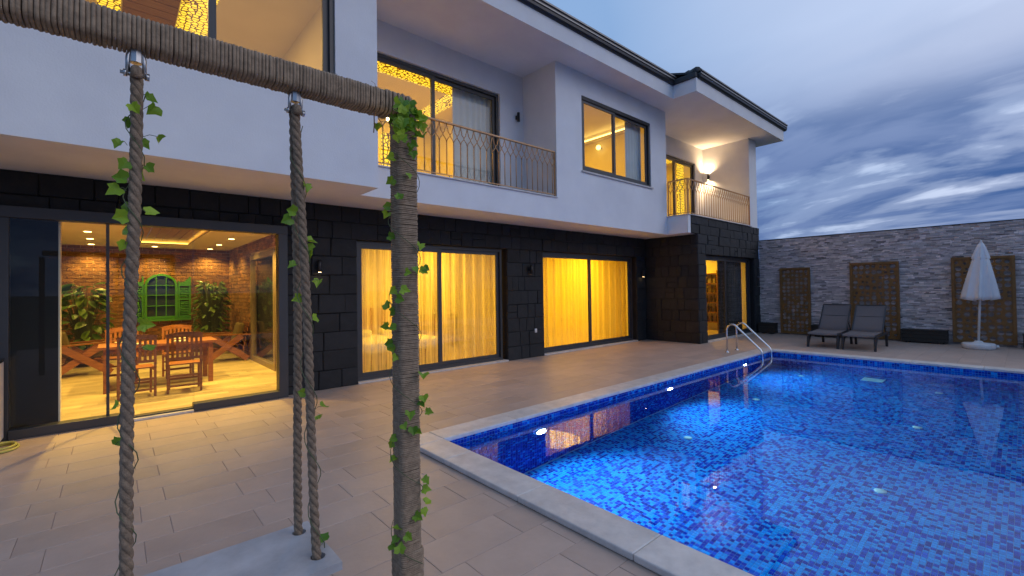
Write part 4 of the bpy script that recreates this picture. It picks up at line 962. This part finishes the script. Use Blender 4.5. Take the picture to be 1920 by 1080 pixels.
# ================================================================== SWING
sf = empty('swing_stand', (1.01, 1.90, 0)); tag(sf, 'rope wrapped swing frame with square post and horizontal beam', 'swing frame')
PXc, PYc, BZ = 1.01, 1.90, 2.440
MB().box(-.04, .04, -.04, .04, 0, 2.47).build('post', m_timber, sf); MB().box(-2.10, .045, -.038, .038, BZ - .038, BZ + .038).build('beam', m_timber, sf); MB().box(-2.14, -2.06, -.04, .04, 0, 2.36).build('post', m_timber, sf)
def wind(name, start, axis, length, half, rope, parent, tilt=0.0, messy=None, m=m_wrap, seed=1, cr=.014, twist=5):
    """one rope wound round a square bar: rounded-square turns laid side by side, slightly uneven"""
    rr = random.Random(seed); mb = MB(); nturn = int(length / (rope * 2 * .96)); ax = Vector(axis)
    u = Vector((0, 1, 0)); w_ = ax.cross(u).normalized()
    loop = []
    for cx_, cy_, a0 in ((1, 1, 0), (-1, 1, 90), (-1, -1, 180), (1, -1, 270)):
        for q in range(3):
            a = R(a0 + 45 * q); loop.append(((half - cr) * cx_ + cr * math.cos(a), (half - cr) * cy_ + cr * math.sin(a)))
    dense = []
    for i in range(12):
        a, c = loop[i], loop[(i + 1) % 12]; k = 1 if i % 3 < 2 else 4
        for q in range(k): dense.append((a[0] + (c[0] - a[0]) * q / k, a[1] + (c[1] - a[1]) * q / k))
    for t_ in range(nturn):
        s0 = t_ * rope * 2 * .96; ms = messy(s0) if messy else .12; off = rr.gauss(0, rope * ms * .6); tl = tilt + rr.gauss(0, .012 + .06 * ms); bulge = rope * (.85 + rr.uniform(-.15, .3) * (1 + ms)); rb = rope * rr.uniform(.93, 1.08)
        pts = [Vector(start) + ax * (s0 + off + tl * (p[0] + p[1] * .4)) + u * (p[0] * (1 + bulge / half)) + w_ * (p[1] * (1 + bulge / half)) for p in dense]
        mb.tube(pts, rb, 6, True)
    o = mb.build(name, m, parent, True); return o
wind('beam_rope', (-2.08, 0, BZ), (1, 0, 0), 1.62, .041, .0062, sf, .02, lambda s: .05, seed=1)
wind('beam_rope', (-.46, 0, BZ), (1, 0, 0), .50, .042, .0060, sf, .05, lambda s: .05 + 1.2 * max(0, s - .20) / .3, seed=2)
wind('post_rope', (0, 0, .40), (0, 0, 1), 2.00, .043, .0042, sf, .02, lambda s: .06, seed=3)
wind('post_rope', (0, 0, .0), (0, 0, 1), .44, .050, .0046, sf, .10, lambda s: .1, seed=4)
rr = random.Random(9)
for i in range(16):
    x = -rr.uniform(.0, .55); p = Vector((x, -.05, BZ + rr.uniform(-.04, .05))); q = p + Vector((rr.uniform(-.05, .05), -.02, rr.uniform(-.05, .03))); MB().tube([p, (p + q) / 2 + Vector((0, -.012, .004)), q], .0009, 4).build('loose_fibre', m_wrap, sf)
MB().tube([(-.155, -.035, BZ - .045), (-.16, -.04, BZ - .08), (-.158, -.037, BZ - .12), (-.163, -.04, BZ - .155)], .0025, 5).build('loose_strand', m_timber, sf)

swg = empty('swing', (.30, 1.90, .57)); tag(swg, 'swing with a grey marble seat hung on thick twisted ropes', 'swing')
SO = Vector((.30, 1.90, .57))
def rope_strands(a, c, r, pitch_=.105, parent=None):
    a, c = Vector(a), Vector(c); d = (c - a); ln = d.length; d.normalize(); x = d.cross(Vector((0, 1, 0))).normalized(); y = d.cross(x); mb = MB(); n = int(ln / .009)
    for s in range(3):
        pts = []
        for i in range(n + 1):
            t_ = i / n; ph = -2 * math.pi * (ln * t_ / pitch_) + 2.0944 * s; pts.append(a + d * ln * t_ + (x * math.cos(ph) + y * math.sin(ph)) * r * .50 + x * .004 * math.sin(t_ * 7 + a.x * 9) - SO)
        mb.tube(pts, r * .60, 9)
    return mb.build('rope', m_rope, parent, True)
TOPZ = 2.318
for xt, xb in ((.054, .022), (.540, .576)):
    top = Vector((xt, 1.90, TOPZ))
    for yb in (1.785, 2.015):
        rope_strands(top + Vector((0, (yb - 1.9) * .10, 0)), (xb, yb, .56), .0158, parent=swg)
    sc = top + Vector((0, 0, .0)) - SO
    MB().tube([sc + Vector((-.021, 0, -.012)), sc + Vector((-.021, 0, .040))] + [sc + Vector((-.021 * math.cos(a), 0, .045 + .026 * math.sin(a))) for a in [R(q) for q in range(20, 161, 20)]] + [sc + Vector((.021, 0, .045)), sc + Vector((.021, 0, -.012))], .0062, 8).build('shackle', m_steel, swg, True)
    MB().tube([sc + Vector((-.040, 0, -.006)), sc + Vector((.034, 0, -.006))], .006, 8).tube([sc + Vector((.022, 0, -.006)), sc + Vector((.034, 0, -.006))], .0115, 6).tube([sc + Vector((-.032, 0, -.006)), sc + Vector((-.022, 0, -.006))], .011, 10).build('shackle_pin', m_steel, swg, True)
    MB().tube([sc + Vector((0, 0, .032)), sc + Vector((0, 0, .085))], [.017, .019], 8).build('hanger_bolt', m_steel, swg)
    # rope wrapped over the pin
    MB().tube([sc + Vector((0, .030 * math.cos(a), -.012 + .020 * math.sin(a))) for a in [R(q) for q in range(-30, 211, 20)]], .0155, 10).build('rope_eye', m_rope, swg, True)
seat = bmesh.new()
sx0, sx1, sy0, sy1 = -.06, .632, 1.69, 2.09
me = bpy.data.meshes.new('seat'); holes = [(.022, 1.785), (.022, 2.015), (.576, 1.785), (.576, 2.015)]
mb = MB(); gx = [sx0, .3, sx1]; gy = [sy0, 1.90, sy1]; n = 16
for (hx, hy) in holes:
    x0, x1 = (sx0, .30) if hx < .3 else (.30, sx1); y0, y1 = (sy0, 1.90) if hy < 1.9 else (1.90, sy1)
    def edge(a):
        dx_, dy_ = math.cos(a), math.sin(a); t_ = min([(x1 - hx) / dx_ if dx_ > 1e-6 else 9, (x0 - hx) / dx_ if dx_ < -1e-6 else 9, (y1 - hy) / dy_ if dy_ > 1e-6 else 9, (y0 - hy) / dy_ if dy_ < -1e-6 else 9]); return (hx + dx_ * t_, hy + dy_ * t_)
    angs = sorted([2 * math.pi * q / n + .05 for q in range(n)] + [math.atan2(cy_ - hy, cx_ - hx) % (2 * math.pi) for cx_ in (x0, x1) for cy_ in (y0, y1)])
    k = len(angs); ou = [edge(a) for a in angs]; inn = [(hx + .0265 * math.cos(a), hy + .0265 * math.sin(a)) for a in angs]
    v = [(p[0] - SO.x, p[1] - SO.y, z) for z in (.03, 0) for ring_ in (ou, inn) for p in ring_]; f = []
    for q in range(k):
        j = (q + 1) % k; f += [(q, j, k + j, k + q), (2 * k + q, 3 * k + q, 3 * k + j, 2 * k + j), (k + q, k + j, 3 * k + j, 3 * k + q)]
        if (abs(ou[q][0] - .3) > 1e-4 or abs(ou[j][0] - .3) > 1e-4) and (abs(ou[q][1] - 1.9) > 1e-4 or abs(ou[j][1] - 1.9) > 1e-4): f.append((q, 2 * k + q, 2 * k + j, j))
    mb.add(v, f)
mb.build('seat', m_seat, swg)

# ---- ivy
def ivy_leaf(k):
    rr = random.Random(k); lob = [(0, 0), (-.20, -.10), (-.44, .0), (-.42, .18), (-.50, .40), (-.28, .50), (0, .88), (.27, .50), (.49, .38), (.41, .18), (.44, -.01), (.20, -.10)]
    pts = [(x * (1 + rr.uniform(-.12, .12)), y * (1 + rr.uniform(-.1, .1))) for x, y in lob]; pts[0] = (0, 0); pts[6] = (0, pts[6][1])
    v = [(x, y, .35 * abs(x) * (.6 + .3 * k % 2) - .22 * y * y + .05 * rr.uniform(-1, 1)) for x, y in pts] + [(0, .33, -.04)]
    f = [(12, i, (i + 1) % 12) for i in range(12)]; me = bpy.data.meshes.new('leaf'); me.from_pydata(v, [], f); me.materials.append(m_ivy); return me
IVY = [ivy_leaf(k) for k in range(5)]
def ivy(name_label, origin, leaves, stem_pts, seed, anchor, thin=.0016):
    rr = random.Random(seed); t = empty('ivy_vine', origin); tag(t, name_label, 'ivy', 'ivy vines on the swing'); O = Vector(origin)
    st = MB(); st.tube([Vector(p) - O for p in stem_pts], thin, 5)
    for p, s in leaves:
        p = Vector(p); o = link('leaf', IVY[rr.randrange(5)], parent=t); a = Vector(anchor(p)); d = p - a
        tocam = (EYE - p).normalized(); side = rr.uniform(-1, 1)
        ydir = (Vector((d.x, d.y, 0)).normalized() * .8 if d.length > .01 else Vector((0, 0, 0))) + Vector((rr.uniform(-.5, .5), rr.uniform(-.4, .4), rr.uniform(-.9, .45)))
        zdir = (tocam * .8 + Vector((rr.uniform(-.6, .6), rr.uniform(-.6, .6), rr.uniform(.0, .9)))).normalized(); ydir = (ydir - zdir * ydir.dot(zdir)).normalized(); xdir = ydir.cross(zdir)
        m3 = Matrix((xdir, ydir, zdir)).transposed().to_4x4(); s_ = s * rr.uniform(.85, 1.15)
        base_ = p - ydir * s_ * .4
        o.matrix_local = Matrix.Translation(base_ - O) @ m3 @ Matrix.Scale(s_, 4)
        st.tube([a - O, (a + base_) / 2 - O + Vector((0, 0, .006)), base_ - O], .0010, 4)
    st.build('stem', m_ivystem, t)
def helix(a, c, r, turns, n=60): 
    a, c = Vector(a), Vector(c); return [a.lerp(c, i / n) + Vector((r * math.cos(6.283 * turns * i / n), r * math.sin(6.283 * turns * i / n), 0)) for i in range(n + 1)]
LR = [(285, 187), (284, 207), (253, 204), (242, 231), (220, 270), (298, 262), (272, 271), (232, 309), (223, 333), (260, 330), (282, 317), (213, 357), (240, 387), (224, 407), (287, 397), (234, 432), (231, 461), (276, 609), (278, 650), (214, 763), (223, 827)]
ivy('ivy sprig with many bright leaves climbing the swing rope before the dining room glass', (.05, 1.88, .6), [(onY(x, y, 1.86 if i % 3 else 1.90), .042) for i, (x, y) in enumerate(LR)], helix((.054, 1.895, 2.26), (.02, 1.80, .62), .026, 7), 11, lambda p: (.054 - .032 * (2.3 - p.z) / 1.7 + (.018 if p.x > .05 else -.018), 1.885 - .09 * (2.3 - p.z) / 1.7, p.z + .004))
RR_ = [(575, 352), (546, 395), (537, 413), (586, 453), (578, 467), (580, 479), (547, 498), (596, 531), (557, 560), (593, 598), (565, 736), (609, 762), (596, 781), (604, 1007)]
ivy('sparse ivy sprig twisted round the pair of swing ropes nearer the post', (.55, 1.88, .6), [(onY(x, y, 1.86), .045) for x, y in RR_], helix((.54, 1.895, 2.26), (.576, 1.79, .62), .026, 6), 12, lambda p: (.54 + .036 * (2.3 - p.z) / 1.7 + (.018 if p.x > .55 else -.018), 1.885 - .09 * (2.3 - p.z) / 1.7, p.z + .004))
PL = [(703, 241), (770, 275), (772, 290), (733, 298), (769, 330), (733, 341), (748, 367), (722, 388), (722, 404), (730, 445), (786, 463), (759, 511), (777, 506), (793, 509), (800, 504), (735, 546), (728, 570), (731, 585), (722, 612), (734, 615), (731, 644), (731, 654), (736, 670), (756, 544), (748, 561), (791, 704), (796, 746), (793, 756), (802, 773), (766, 778), (757, 799), (774, 809), (786, 809), (735, 822), (730, 835), (735, 861), (797, 902), (797, 917), (805, 938), (795, 959), (782, 971), (737, 987), (739, 1010), (748, 1023), (762, 1005), (739, 1024)]
def post_pt(x, y):
    if x < 757: p = onX(x, y, .942); 
    else: p = onY(x, y, 1.832)
    return p
top_ = []
rr = random.Random(21)
for i in range(40): top_.append((rr.triangular(724, 797, 763), rr.triangular(182, 278, 228)))
def panchor(p): return (min(max(p.x, .955), 1.06), min(max(p.y, 1.845), 1.95), p.z + .005)
ivy('dense ivy tuft and trailing leaves wound round the rope wrapped swing post', (1.01, 1.84, 0), [(post_pt(x, y) + Vector((rr.uniform(-.01, .01), rr.uniform(-.02, .0), 0)), .048 if y < 300 else .045) for x, y in top_ + PL], helix((1.01, 1.90, 2.42), (1.01, 1.90, .3), .072, 6, 120), 13, panchor)
sl = empty('fairy_light', (.884, 1.80, 2.334)); tag(sl, 'tiny lit fairy light bulb hanging under the beam beside the post ivy', 'fairy light')
MB().lathe([(.002, -.006), (.0055, -.002), (.0055, .004), (.002, .008)], 10).build('bulb', m_bulb, sl, True); MB().tube([(0, 0, .006), (.01, .01, .03), (.06, .05, .03)], .0014, 5).build('wire', m_sconce, sl)
# ---- furniture glimpsed behind the string curtain, globe lamp in the upper room
gl_ = empty('globe_lamp', (11.245, 8.55, 5.86)); tag(gl_, 'round lit globe lamp on the wall inside the square upper window', 'wall lamp')
MB().lathe([(.004, -.075)] + [(.075 * math.cos(R(a)), .075 * math.sin(R(a))) for a in range(-75, 76, 15)] + [(.004, .075)], 18, (-.13, 0, 0)).build('globe', m_cove, gl_, True); MB().bar((0, 0, 0), (-.06, 0, 0), .05, .05).build('bracket', m_bronze, gl_)
bd = empty('bed', (4.6, 9.3, .02)); tag(bd, 'low white bed behind the sheer string curtain', 'bed')
MB().box(-.95, .95, -.75, 1.15, .08, .30).build('base', m_wood, bd); MB().box(-.93, .93, -.73, 1.13, .30, .52).build('mattress', m_canvas, bd, bevel=.06); MB().box(-1.0, 1.0, 1.16, 1.24, .0, 1.15).build('headboard', m_wood, bd)
for s_ in (-1, 1): MB().box(s_ * .46 - .32, s_ * .46 + .32, .62, 1.05, .525, .67).build('pillow', m_canvas, bd, bevel=.06)
wr = empty('sideboard', (6.55, 10.7, .02)); tag(wr, 'tall dark sideboard against the wall behind the string curtain', 'sideboard')
MB().box(-.5, .5, -.22, .22, 0, .85).build('body', m_wood, wr); MB().box(-.53, .53, -.25, .24, .852, .89).build('top', m_wood, wr)
for k in range(3): MB().box(-.47, .47, -.24, -.222, .06 + .26 * k, .29 + .26 * k).build('drawer', m_wood, wr)
